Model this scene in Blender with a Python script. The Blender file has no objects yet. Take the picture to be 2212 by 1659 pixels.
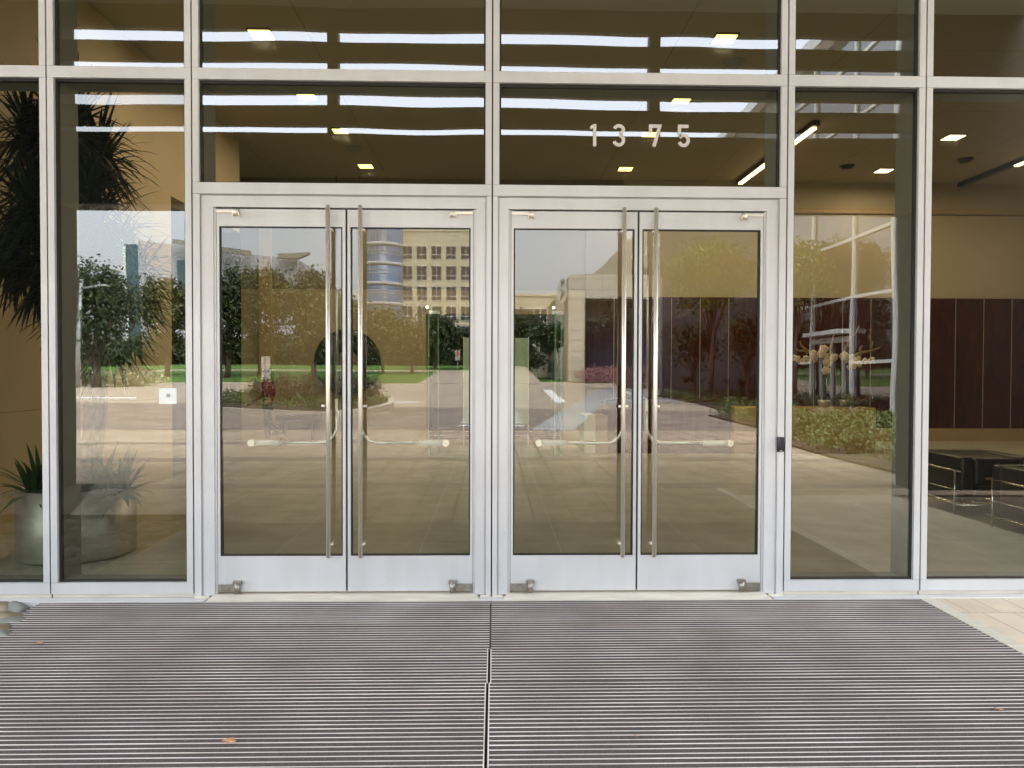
import bpy, bmesh, math, random
from mathutils import Vector, Matrix
random.seed(7)
sc=bpy.context.scene; COL=sc.collection
PI=math.pi; R=math.radians
# ------------------------------------------------------------------ camera model (measured from the photo)
YAW,PITCH,ROLL=R(1.37478594),R(-1.10424386),R(0.16648034)
CAM=Vector((0,-5.5,1.64)); FPX=1878.0*2212/2500
def _basis():
    fw=Vector((math.sin(YAW)*math.cos(PITCH),math.cos(YAW)*math.cos(PITCH),math.sin(PITCH)))
    rt=Vector((math.cos(YAW),-math.sin(YAW),0)); up=rt.cross(fw)
    r=rt*math.cos(ROLL)+up*math.sin(ROLL); u=-rt*math.sin(ROLL)+up*math.cos(ROLL)
    return r,u,fw
CR,CU,CF=_basis()
def ray(px,py): return CF+CR*((px-1106)/FPX)-CU*((py-829.5)/FPX)
def U(px,py,Y):                      # surveyed point on the plane y=Y
    d=ray(px,py); return CAM+d*((Y-CAM.y)/d.y)
def UZ(px,py,Z):                     # surveyed point on a level z=Z
    d=ray(px,py); return CAM+d*((Z-CAM.z)/d.z)
YG=0.035                             # front face of the glass
def M(px,py,d):                      # real point, in front of the building, seen mirrored at distance d
    p=U(px,py,d-5.5); return Vector((p.x,2*YG-p.y,p.z))
def G(px,py,z=0.0):
    p=UZ(px,py,z); return Vector((p.x,2*YG-p.y,z))
def yr(d): return 2*YG-(d-5.5)       # real y of something mirrored at distance d
# ------------------------------------------------------------------ materials
MATS={}
def nodes(name):
    m=bpy.data.materials.new(name); m.use_nodes=True; nt=m.node_tree
    b=nt.nodes['Principled BSDF']; MATS[name]=m; return m,nt,b
def P(name,col,rough=.6,metal=0.,var=0.,scale=8.,bump=0.,spec=.5,col2=None,bscale=None,stretch=None,detail=4):
    m,nt,b=nodes(name)
    b.inputs['Base Color'].default_value=(*col,1); b.inputs['Roughness'].default_value=rough
    b.inputs['Metallic'].default_value=metal; b.inputs['Specular IOR Level'].default_value=spec
    if var or col2 or bump:
        tc=nt.nodes.new('ShaderNodeTexCoord'); mp=nt.nodes.new('ShaderNodeMapping')
        nt.links.new(tc.outputs['Object'],mp.inputs['Vector'])
        if stretch: mp.inputs['Scale'].default_value=stretch
        n=nt.nodes.new('ShaderNodeTexNoise'); n.inputs['Scale'].default_value=scale; n.inputs['Detail'].default_value=detail
        nt.links.new(mp.outputs[0],n.inputs['Vector'])
        if var or col2:
            r=nt.nodes.new('ShaderNodeValToRGB')
            c2=col2 or tuple(min(1,c*(1+var)) for c in col); c1=col if col2 else tuple(c*(1-var) for c in col)
            r.color_ramp.elements[0].position=.32; r.color_ramp.elements[1].position=.68
            r.color_ramp.elements[0].color=(*c1,1); r.color_ramp.elements[1].color=(*c2,1)
            nt.links.new(n.outputs['Fac'],r.inputs['Fac']); nt.links.new(r.outputs[0],b.inputs['Base Color'])
        if bump:
            n2=n
            if bscale:
                n2=nt.nodes.new('ShaderNodeTexNoise'); n2.inputs['Scale'].default_value=bscale; n2.inputs['Detail'].default_value=5
                nt.links.new(mp.outputs[0],n2.inputs['Vector'])
            bp=nt.nodes.new('ShaderNodeBump'); bp.inputs['Strength'].default_value=bump; bp.inputs['Distance'].default_value=.02
            nt.links.new(n2.outputs['Fac'],bp.inputs['Height']); nt.links.new(bp.outputs[0],b.inputs['Normal'])
    return m
def EM(name,col,st):
    m,nt,b=nodes(name); b.inputs['Base Color'].default_value=(*col,1)
    b.inputs['Emission Color'].default_value=(*col,1); b.inputs['Emission Strength'].default_value=st; return m
def glassmat(name,tint,r0,refl=(1,1,1),wave=0.,rough=0.,wscale=.7):
    m=bpy.data.materials.new(name); m.use_nodes=True; nt=m.node_tree; nt.nodes.clear(); MATS[name]=m
    out=nt.nodes.new('ShaderNodeOutputMaterial'); mix=nt.nodes.new('ShaderNodeMixShader')
    tr=nt.nodes.new('ShaderNodeBsdfTransparent'); tr.inputs[0].default_value=(*tint,1)
    gl=nt.nodes.new('ShaderNodeBsdfGlossy'); gl.inputs['Color'].default_value=(*refl,1); gl.inputs['Roughness'].default_value=rough
    lw=nt.nodes.new('ShaderNodeLayerWeight'); lw.inputs['Blend'].default_value=.5
    p=nt.nodes.new('ShaderNodeMath'); p.operation='POWER'; p.inputs[1].default_value=4.; nt.links.new(lw.outputs['Facing'],p.inputs[0])
    ma=nt.nodes.new('ShaderNodeMath'); ma.operation='MULTIPLY_ADD'; ma.inputs[1].default_value=1-r0; ma.inputs[2].default_value=r0
    nt.links.new(p.outputs[0],ma.inputs[0]); nt.links.new(ma.outputs[0],mix.inputs[0])
    nt.links.new(tr.outputs[0],mix.inputs[1]); nt.links.new(gl.outputs[0],mix.inputs[2]); nt.links.new(mix.outputs[0],out.inputs[0])
    if wave:
        tc=nt.nodes.new('ShaderNodeTexCoord'); n=nt.nodes.new('ShaderNodeTexNoise'); n.inputs['Scale'].default_value=wscale; n.inputs['Detail'].default_value=1.
        nt.links.new(tc.outputs['Object'],n.inputs['Vector'])
        bp=nt.nodes.new('ShaderNodeBump'); bp.inputs['Strength'].default_value=1.; bp.inputs['Distance'].default_value=wave
        nt.links.new(n.outputs['Fac'],bp.inputs['Height']); nt.links.new(bp.outputs[0],gl.inputs['Normal'])
    return m
def brickmat(name,c1,c2,mortar,w,h,ms,off=.5,rough=.75,bump=.3,noise=6.,rot=0.,loc=(0,0,0),nv=.25,sq=1.,spec=.4,coord='Object'):
    m,nt,b=nodes(name); b.inputs['Roughness'].default_value=rough; b.inputs['Specular IOR Level'].default_value=spec
    tc=nt.nodes.new('ShaderNodeTexCoord'); mp=nt.nodes.new('ShaderNodeMapping')
    if isinstance(rot,(tuple,list)): mp.inputs['Rotation'].default_value=rot
    else: mp.inputs['Rotation'].default_value=(0,0,rot)
    mp.inputs['Location'].default_value=loc; nt.links.new(tc.outputs[coord],mp.inputs[0])
    br=nt.nodes.new('ShaderNodeTexBrick'); br.inputs['Scale'].default_value=1.; br.offset=off; br.squash=sq
    br.inputs['Brick Width'].default_value=w; br.inputs['Row Height'].default_value=h; br.inputs['Mortar Size'].default_value=ms
    br.inputs['Mortar Smooth'].default_value=.1; br.inputs['Bias'].default_value=0.
    br.inputs['Color1'].default_value=(*c1,1); br.inputs['Color2'].default_value=(*c2,1); br.inputs['Mortar'].default_value=(*mortar,1)
    nt.links.new(mp.outputs[0],br.inputs['Vector'])
    n=nt.nodes.new('ShaderNodeTexNoise'); n.inputs['Scale'].default_value=noise; n.inputs['Detail'].default_value=6.; nt.links.new(tc.outputs[coord],n.inputs['Vector'])
    mr=nt.nodes.new('ShaderNodeMapRange'); mr.inputs['From Min'].default_value=.3; mr.inputs['From Max'].default_value=.7
    mr.inputs['To Min'].default_value=1-nv; mr.inputs['To Max'].default_value=1+nv; nt.links.new(n.outputs['Fac'],mr.inputs[0])
    mx=nt.nodes.new('ShaderNodeVectorMath'); mx.operation='SCALE'; nt.links.new(br.outputs['Color'],mx.inputs[0]); nt.links.new(mr.outputs[0],mx.inputs['Scale'])
    nt.links.new(mx.outputs[0],b.inputs['Base Color'])
    if bump:
        bp=nt.nodes.new('ShaderNodeBump'); bp.inputs['Strength'].default_value=bump; bp.inputs['Distance'].default_value=.01; bp.invert=True
        nt.links.new(br.outputs['Fac'],bp.inputs['Height']); nt.links.new(bp.outputs[0],b.inputs['Normal'])
    return m
alu=P('painted_aluminium',(.575,.565,.56),.42,.15,col2=(.62,.615,.615),scale=2.6,bump=.03,bscale=90,stretch=(2.2,1,.35),detail=9)
def grime(m,amt=.82,sc1=55,thr=.70):
    nt=m.node_tree; b=nt.nodes['Principled BSDF']; lk=b.inputs['Base Color'].links[0]; src=lk.from_socket
    tc=nt.nodes.new('ShaderNodeTexCoord'); n=nt.nodes.new('ShaderNodeTexNoise'); n.inputs['Scale'].default_value=sc1; n.inputs['Detail'].default_value=3
    nt.links.new(tc.outputs['Object'],n.inputs['Vector'])
    n2=nt.nodes.new('ShaderNodeTexNoise'); n2.inputs['Scale'].default_value=1.7; nt.links.new(tc.outputs['Object'],n2.inputs['Vector'])
    r=nt.nodes.new('ShaderNodeMapRange'); r.inputs['From Min'].default_value=thr; r.inputs['From Max'].default_value=thr+.04; r.inputs['To Min'].default_value=1; r.inputs['To Max'].default_value=amt
    nt.links.new(n.outputs['Fac'],r.inputs[0])
    r2=nt.nodes.new('ShaderNodeMapRange'); r2.inputs['From Min'].default_value=.35; r2.inputs['From Max'].default_value=.65; r2.inputs['To Min'].default_value=.94; r2.inputs['To Max'].default_value=1.03
    nt.links.new(n2.outputs['Fac'],r2.inputs[0])
    mu=nt.nodes.new('ShaderNodeMath'); mu.operation='MULTIPLY'; nt.links.new(r.outputs[0],mu.inputs[0]); nt.links.new(r2.outputs[0],mu.inputs[1])
    v=nt.nodes.new('ShaderNodeVectorMath'); v.operation='SCALE'; nt.links.new(src,v.inputs[0]); nt.links.new(mu.outputs[0],v.inputs['Scale']); nt.links.new(v.outputs[0],b.inputs['Base Color'])
grime(alu)
alu2=P('painted_aluminium_inner',(.52,.51,.50),.42,.15,var=.05,scale=3)
dark=P('black_gasket',(.012,.011,.011),.6)
joint=P('dark_joint',(.01,.008,.008),.8)
finm=P('mullion_grey_paint',(.30,.31,.29),.5,.1,var=.05)
steel=P('brushed_stainless',(.80,.73,.63),.38,.75,bump=.05,scale=60,stretch=(1,1,.03))
steelw=P('satin_steel_tube',(.82,.80,.76),.32,.9)
bronze=P('worn_nickel_hinge',(.33,.30,.26),.42,.9,var=.2,scale=30)
sleeve=P('pale_grip_sleeve',(.93,.95,.88),.45,.2)
sill=P('cream_stone_threshold',(.62,.57,.47),.5,0,var=.12,scale=14,stretch=(.3,3,3))
curbm=P('white_flashing',(.66,.65,.64),.45,.1,var=.05,scale=2)
glass=glassmat('tinted_glass',(.64,.66,.60),.112,(.98,.99,.975),wave=.0032,wscale=.8)
glasst=glassmat('tinted_transom_glass',(.64,.66,.60),.165,(.96,.985,1.),wave=.0032,wscale=.8)
glassb=glassmat('tinted_glass_back',(1,1,1),.012,(.9,1.,.95))
glassd=glassmat('tinted_glass_door',(.64,.66,.60),.078,(1.,.99,.96),wave=.0013,wscale=.6)
mint=glassmat('clear_mint_glass',(.66,.86,.76),.06,(.9,1,.95))
mintedge=P('green_glass_edge',(.25,.55,.42),.3)
frost=P('frosted_mint_glass',(.62,.86,.74),.5)
wood=P('dark_walnut_panel',(.034,.006,.0015),.45,0,col2=(.075,.015,.004),scale=3,stretch=(4,4,.6),spec=.05)
trimm=P('panel_joint_metal',(.75,.72,.68),.35,.6)
plaster=P('lobby_plaster',(.47,.395,.27),.85,var=.05,scale=.5); upperw=P('shaded_upper_wall',(.25,.20,.14),.8); plaster2=P('lobby_plaster_tan',(.52,.42,.28),.85,var=.05,scale=.5)  # upperw: weaker light on the upper back wall, put into its colour
stone_in=brickmat('lobby_stone_cladding',(.66,.53,.37),(.63,.50,.345),(.36,.28,.19),2.4,1.5,.004,off=.5,rough=.7,bump=.15,noise=1.2,rot=(R(90),0,R(90)),nv=.08)
ceilm=brickmat('lobby_ceiling',(.43,.385,.285),(.44,.395,.295),(.24,.21,.15),2.4,2.4,.006,off=0.,rough=.9,bump=0,noise=.5,nv=.04)
plinthm=P('plinth_stone',(.46,.32,.17),.6,var=.08,scale=1.5)
floorm=brickmat('limestone_tiles',(.47,.465,.385),(.50,.49,.405),(.74,.71,.62),1.27,.65,.0035,off=0.,rough=.30,bump=.02,noise=2.6,loc=(.66,.235,0),nv=.16,spec=.5)
canopy_m=P('canopy_bronze_paint',(.10,.098,.085),.6,var=.05)
soffitm=P('canopy_soffit_white',(.55,.55,.53),.8)
pierm=P('portico_stone',(.022,.017,.012),.8,var=.1,scale=2)
pavem=brickmat('tan_pavers',(.44,.36,.265),(.39,.315,.225),(.14,.11,.08),.45,.30,.014,off=0.,rough=.85,bump=.3,noise=1.1,nv=.14)
pavem2=brickmat('pale_stone_paving',(.66,.56,.43),(.60,.50,.37),(.42,.34,.25),.21,1.3,.005,off=.37,rough=.8,bump=.2,noise=3.,rot=0,nv=.10,loc=(.05,.4,0))
bandm=P('dark_paver_band',(.24,.20,.16),.85,var=.2,scale=9)
cobble=brickmat('grey_cobbles',(.215,.175,.138),(.28,.232,.188),(.13,.11,.10),.45,.30,.014,off=.5,rough=.9,noise=.9,nv=.22)
roadm=P('concrete_road',(.37,.31,.235),.9,var=.08,scale=.3)
roadb=P('bluish_concrete_drive',(.36,.36,.35),.9,var=.08,scale=.4)
white=P('white_road_paint',(.8,.8,.78),.7)
grass=P('lawn_grass',(.055,.13,.012),.9,col2=(.085,.19,.02),scale=1.5,bump=.3,bscale=30)
soil=P('planting_soil',(.055,.035,.022),.95,var=.3,scale=4)
curbc=P('concrete_kerb',(.50,.45,.37),.85,var=.1,scale=3)
def leafm(name,a,b_):
    m=P(name,a,.6,col2=b_,scale=.55,detail=6); return m
leafA=leafm('leaf_dark_green',(.018,.034,.010),(.052,.070,.018))
leafB=leafm('leaf_olive',(.035,.045,.010),(.10,.105,.025))
leafC=leafm('leaf_bright_green',(.06,.10,.012),(.15,.20,.03))
leafD=leafm('groundcover_green',(.038,.070,.012),(.115,.155,.035))
leafE=leafm('hedge_russet',(.045,.04,.02),(.11,.085,.045))
leafF=leafm('pink_grass',(.22,.10,.11),(.33,.17,.17))
leafG=leafm('variegated_grass',(.20,.22,.09),(.45,.46,.28))
drac=P('dracaena_leaf',(.006,.016,.006),.5,col2=(.02,.042,.011),scale=4,spec=.3)
lily=P('aloe_leaf',(.03,.085,.02),.4,col2=(.06,.15,.03),scale=3)
bark=P('bark_brown',(.09,.065,.045),.9,var=.3,scale=6,bump=.4)
barkp=P('pale_cane_bark',(.34,.28,.19),.8,var=.2,scale=14,bump=.3)
potm=P('brushed_metal_pot',(.55,.53,.47),.42,.7,var=.1,scale=3,stretch=(1,1,.2))
leather=P('black_leather',(.008,.010,.009),.33,bump=.12,scale=40)
chrome=P('polished_chrome',(.8,.8,.78),.08,1.)
onyx=P('amber_stone',(.42,.25,.08),.28,col2=(.52,.33,.12),scale=1.2,detail=4)
blackm=P('black_plastic',(.012,.012,.014),.35)
ringm=P('black_lacquer',(.008,.010,.009),.3)
matc=P('mat_carpet_strip',(.046,.034,.031),.95,col2=(.145,.115,.107),scale=260,bump=.6,bscale=400,detail=2)
matrib=P('mat_aluminium_rib',(.52,.455,.41),.5,.1,col2=(.88,.81,.75),scale=1.6,detail=8)
rockA=P('grey_river_stone',(.17,.18,.16),.65,col2=(.27,.27,.24),scale=7,bump=.3)
rockB=P('brown_river_stone',(.20,.15,.085),.65,col2=(.30,.26,.18),scale=6,bump=.3)
leafdry=P('dry_leaf',(.50,.26,.13),.8,var=.2,scale=40)
vinyl=P('silver_number_vinyl',(.60,.56,.53),.5)
paper=P('white_decal',(.86,.88,.84),.6)
greyd=P('grey_decal',(.42,.41,.37),.6)
bbeige=brickmat('office_precast',(.54,.49,.36),(.52,.47,.345),(.40,.36,.27),4.5,1.1,.05,off=0,rough=.8,bump=0,noise=.2,rot=(R(90),0,0),nv=.05)
bglass=P('dark_window_glass',(.02,.025,.04),.35,0,spec=.3,var=.4,scale=.12)
bblue=P('blue_tower_glass',(.03,.12,.26),.2,.0,spec=.35,var=.45,scale=.16)
bteal=P('teal_glass',(.06,.12,.14),.08,.2,spec=1.,var=.2,scale=.1)
bpanel=brickmat('pale_panel_cladding',(.42,.41,.45),(.40,.395,.43),(.33,.32,.36),3.,.9,.06,off=0,rough=.6,bump=0,noise=.1,rot=(R(90),0,0),nv=.04)
bgrey=P('grey_stucco',(.27,.255,.215),.85,var=.04,scale=.2)
bgrey2=brickmat('grey_wing_panels',(.17,.17,.155),(.165,.165,.15),(.10,.10,.095),6.,1.4,.04,off=0,rough=.7,bump=0,noise=.3,rot=(R(90),0,R(90)),nv=.04)
bstone=brickmat('pale_stone_blocks',(.44,.42,.36),(.42,.40,.345),(.24,.23,.20),4.4,1.35,.07,off=0,rough=.8,bump=0,noise=.3,rot=(R(90),0,0),nv=.06)
wframe=P('white_window_frame',(.75,.75,.73),.5)
wingglass=P('wing_mirror_glass',(.02,.022,.022),.02,0.,spec=.5)
def _wing():
    nt=wingglass.node_tree; b=nt.nodes['Principled BSDF']; b.inputs['IOR'].default_value=2.6
_wing()
redm=P('red_sign_paint',(.45,.03,.02),.6)
carw=P('white_car_paint',(.7,.7,.7),.25,.1); carg=P('silver_car_paint',(.35,.36,.38),.25,.4)
tyre=P('tyre_rubber',(.02,.02,.02),.8)
galv=P('galvanised_pole',(.36,.38,.38),.5,.4)
petal=P('orchid_petal',(.80,.68,.50),.55); driftm=P('golden_driftwood',(.33,.21,.09),.7,var=.2,scale=12)
bromg=P('bromeliad_gold',(.38,.22,.03),.45,col2=(.12,.13,.02),scale=5); bromr=P('bromeliad_red',(.16,.015,.01),.45)
skin=P('skin',(.30,.16,.11),.6); hairm=P('dark_hair',(.008,.007,.007),.5); redj=P('dark_red_cloth',(.20,.008,.012),.8,var=.2,scale=20)
jean=P('slate_jeans',(.055,.06,.075),.85,var=.15,scale=20); shoe=P('tan_shoe',(.30,.12,.07),.6)
lampg=EM('downlight_diffuser',(1.,.72,.20),.95); lamps=EM('linear_light_diffuser',(1.,.70,.34),1.25)
speck=EM('white_lamp_point',(1,.92,.8),3.)
# ------------------------------------------------------------------ mesh helpers
class MB:
    def __init__(s): s.v=[]; s.f=[]; s.mi=[]; s.sm=[]
    def add(s,vs,fs,mi=0,sm=False):
        o=len(s.v); s.v+= [tuple(v) for v in vs]
        for f in fs: s.f.append(tuple(i+o for i in f)); s.mi.append(mi); s.sm.append(sm)
        return s
    def box(s,x0,x1,y0,y1,z0,z1,mi=0):
        if x0>x1:x0,x1=x1,x0
        if y0>y1:y0,y1=y1,y0
        if z0>z1:z0,z1=z1,z0
        v=[(x0,y0,z0),(x1,y0,z0),(x1,y1,z0),(x0,y1,z0),(x0,y0,z1),(x1,y0,z1),(x1,y1,z1),(x0,y1,z1)]
        return s.add(v,[(0,3,2,1),(4,5,6,7),(0,1,5,4),(1,2,6,5),(2,3,7,6),(3,0,4,7)],mi)
    def bbox(s,x0,x1,y0,y1,z0,z1,b=.01,mi=0,seg=2):
        bm=bmesh.new(); bmesh.ops.create_cube(bm,size=1)
        for v in bm.verts: v.co=Vector(((x0+x1)/2+v.co.x*(x1-x0),(y0+y1)/2+v.co.y*(y1-y0),(z0+z1)/2+v.co.z*(z1-z0)))
        bmesh.ops.bevel(bm,geom=list(bm.edges),offset=b,segments=seg,affect='EDGES',profile=.5)
        bm.verts.index_update(); s.add([v.co for v in bm.verts],[[v.index for v in f.verts] for f in bm.faces],mi,True); bm.free(); return s
    def tube(s,pts,r,n=10,mi=0,caps=True,sm=True):
        pts=[Vector(p) for p in pts]; rs=r if isinstance(r,(list,tuple)) else [r]*len(pts)
        vs=[];k=len(pts); up=None
        for i,p in enumerate(pts):
            t=(pts[min(i+1,k-1)]-pts[max(i-1,0)]).normalized()
            if up is None:
                a=Vector((0,0,1)) if abs(t.z)<.9 else Vector((1,0,0)); up=(a-t*a.dot(t)).normalized()
            else: up=(up-t*up.dot(t)).normalized()
            b=t.cross(up)
            for j in range(n):
                an=2*PI*j/n; vs.append(p+(up*math.cos(an)+b*math.sin(an))*rs[i])
        fs=[]
        for i in range(k-1):
            for j in range(n):
                a=i*n+j;b_=i*n+(j+1)%n; fs.append((a,b_,b_+n,a+n))
        s.add(vs,fs,mi,sm)
        if caps:
            o=len(s.v)-len(vs)
            s.f.append(tuple(o+j for j in range(n))[::-1]); s.mi.append(mi); s.sm.append(False)
            s.f.append(tuple(o+(k-1)*n+j for j in range(n))); s.mi.append(mi); s.sm.append(False)
        return s
    def lathe(s,prof,c=(0,0,0),n=32,mi=0,sm=True):
        vs=[];k=len(prof)
        for (r,z) in prof:
            for j in range(n):
                a=2*PI*j/n; vs.append((c[0]+r*math.cos(a),c[1]+r*math.sin(a),c[2]+z))
        fs=[]
        for i in range(k-1):
            for j in range(n): a=i*n+j;b=i*n+(j+1)%n; fs.append((a,b,b+n,a+n))
        return s.add(vs,fs,mi,sm)
    def ball(s,c,r,mi=0,sx=1,sy=1,sz=1,sub=2,jit=0.):
        bm=bmesh.new(); bmesh.ops.create_icosphere(bm,subdivisions=sub,radius=1)
        vs=[]
        for v in bm.verts:
            k=1+random.uniform(-jit,jit); vs.append((c[0]+v.co.x*r*sx*k,c[1]+v.co.y*r*sy*k,c[2]+v.co.z*r*sz*k))
        s.add(vs,[[v.index for v in f.verts] for f in bm.faces],mi,True); bm.free(); return s
    def prism(s,poly,z0,z1,mi=0):      # plan polygon extruded up
        n=len(poly); vs=[(p[0],p[1],z0) for p in poly]+[(p[0],p[1],z1) for p in poly]
        ar=sum(poly[i][0]*poly[(i+1)%n][1]-poly[(i+1)%n][0]*poly[i][1] for i in range(n))
        fs=[tuple(range(n,2*n)),tuple(range(n))[::-1]]+[(i,(i+1)%n,n+(i+1)%n,n+i) for i in range(n)]
        if ar<0: fs=[f[::-1] for f in fs]
        return s.add(vs,fs,mi)
    def elev(s,poly,y0,y1,mi=0):       # elevation polygon (x,z) extruded in y
        n=len(poly); vs=[(p[0],y0,p[1]) for p in poly]+[(p[0],y1,p[1]) for p in poly]
        fs=[tuple(range(n)),tuple(range(n,2*n))[::-1]]+[(i,n+i,n+(i+1)%n,(i+1)%n) for i in range(n)]
        return s.add(vs,fs,mi)
    def sheet(s,poly,z,mi=0):
        n=len(poly); ar=sum(poly[i][0]*poly[(i+1)%n][1]-poly[(i+1)%n][0]*poly[i][1] for i in range(n))
        p=poly if ar>0 else poly[::-1]
        return s.add([(q[0],q[1],z if len(q)<3 else q[2]) for q in p],[tuple(range(n))],mi)
    def build(s,name,mat,parent=None,off=None):
        me=bpy.data.meshes.new(name)
        o0=Vector((0,0,0))
        if parent is not None: o0=wloc(parent)
        if off is not None: o0=Vector(off)
        me.from_pydata([(v[0]-o0.x,v[1]-o0.y,v[2]-o0.z) for v in s.v],[],s.f)
        for m in (mat if isinstance(mat,(list,tuple)) else [mat]): me.materials.append(m)
        me.polygons.foreach_set('material_index',s.mi); me.polygons.foreach_set('use_smooth',s.sm); me.update()
        o=bpy.data.objects.new(name,me); COL.objects.link(o)
        if parent is not None: o.parent=parent
        elif off is not None: o.location=o0
        return o
def wloc(o):
    v=Vector((0,0,0))
    while o is not None: v+=o.location; o=o.parent
    return v
def tag(o,label=None,cat=None,group=None,kind=None):
    if label: o['label']=label
    if cat: o['category']=cat
    if group: o['group']=group
    if kind: o['kind']=kind
    return o
def thing(name,label,cat,loc=(0,0,0),group=None,kind=None):
    o=bpy.data.objects.new(name,None); o.empty_display_size=.1; COL.objects.link(o); o.location=loc
    return tag(o,label,cat,group,kind)
def struct(o,kind='structure'): o['kind']=kind; return o
def copy_tree(o,parent=None):
    c=o.copy(); COL.objects.link(c)
    if parent is not None: c.parent=parent
    for ch in list(o.children): copy_tree(ch,c)
    return c
def bx(name,mat,parent,*a): return MB().box(*a).build(name,mat,parent)
# ================================================================== THE OFFICE BUILDING (facade, doors, portico, lobby shell)
bld=thing('office_building','glass entrance facade with white frames, two pairs of doors and the lobby behind','building',(0,0,0))
JX=[-5.30,-3.136,-2.129,-.012,2.105,3.107,5.30]
Z0,Z1=.115,5.75
H1,H2=2.873,2.952; T1,T2=3.675,3.754
TR=.044; JW=.005
GAS=.013
# back-up strip behind every joint, deep inner mullions
for i,x in enumerate(JX):
    m=MB().box(x-JW-.001,x+JW+.001,.018,.052,.037,Z1+.7); m.build('joint_strip',joint,bld)
    m=MB().box(x-.060,x+.060,.064,.30,.03,Z1+.6); m.build('inner_mullion',finm,bld)
def trimv(x0,x1,z0,z1,y0=0.,y1=.055): MB().box(x0,x1,y0,y1,z0,z1).build('mullion',alu,bld)
bays=[('w',0),('w',1),('d',2),('d',3),('w',4),('w',5)]
def pane(x0,x1,z0,z1,y=YG,parent=bld,mat=glass,name='window_pane'):
    m=MB(); m.box(x0,x1,y,y+.024,z0,z1)
    m.mi=[1,1,0,1,1,1]
    return m.build(name,[mat,glassb],parent)
def gasket(x0,x1,z0,z1,parent=bld,y0=.026,y1=.062,w=GAS,wt=.02):
    m=MB(); m.box(x0,x0+w,y0,y1,z0,z1).box(x1-w,x1,y0,y1,z0,z1).box(x0+w,x1-w,y0,y1,z0,z0+w*.8).box(x0+w,x1-w,y0,y1,z1-wt,z1)
    return m.build('gasket',dark,parent)
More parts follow.
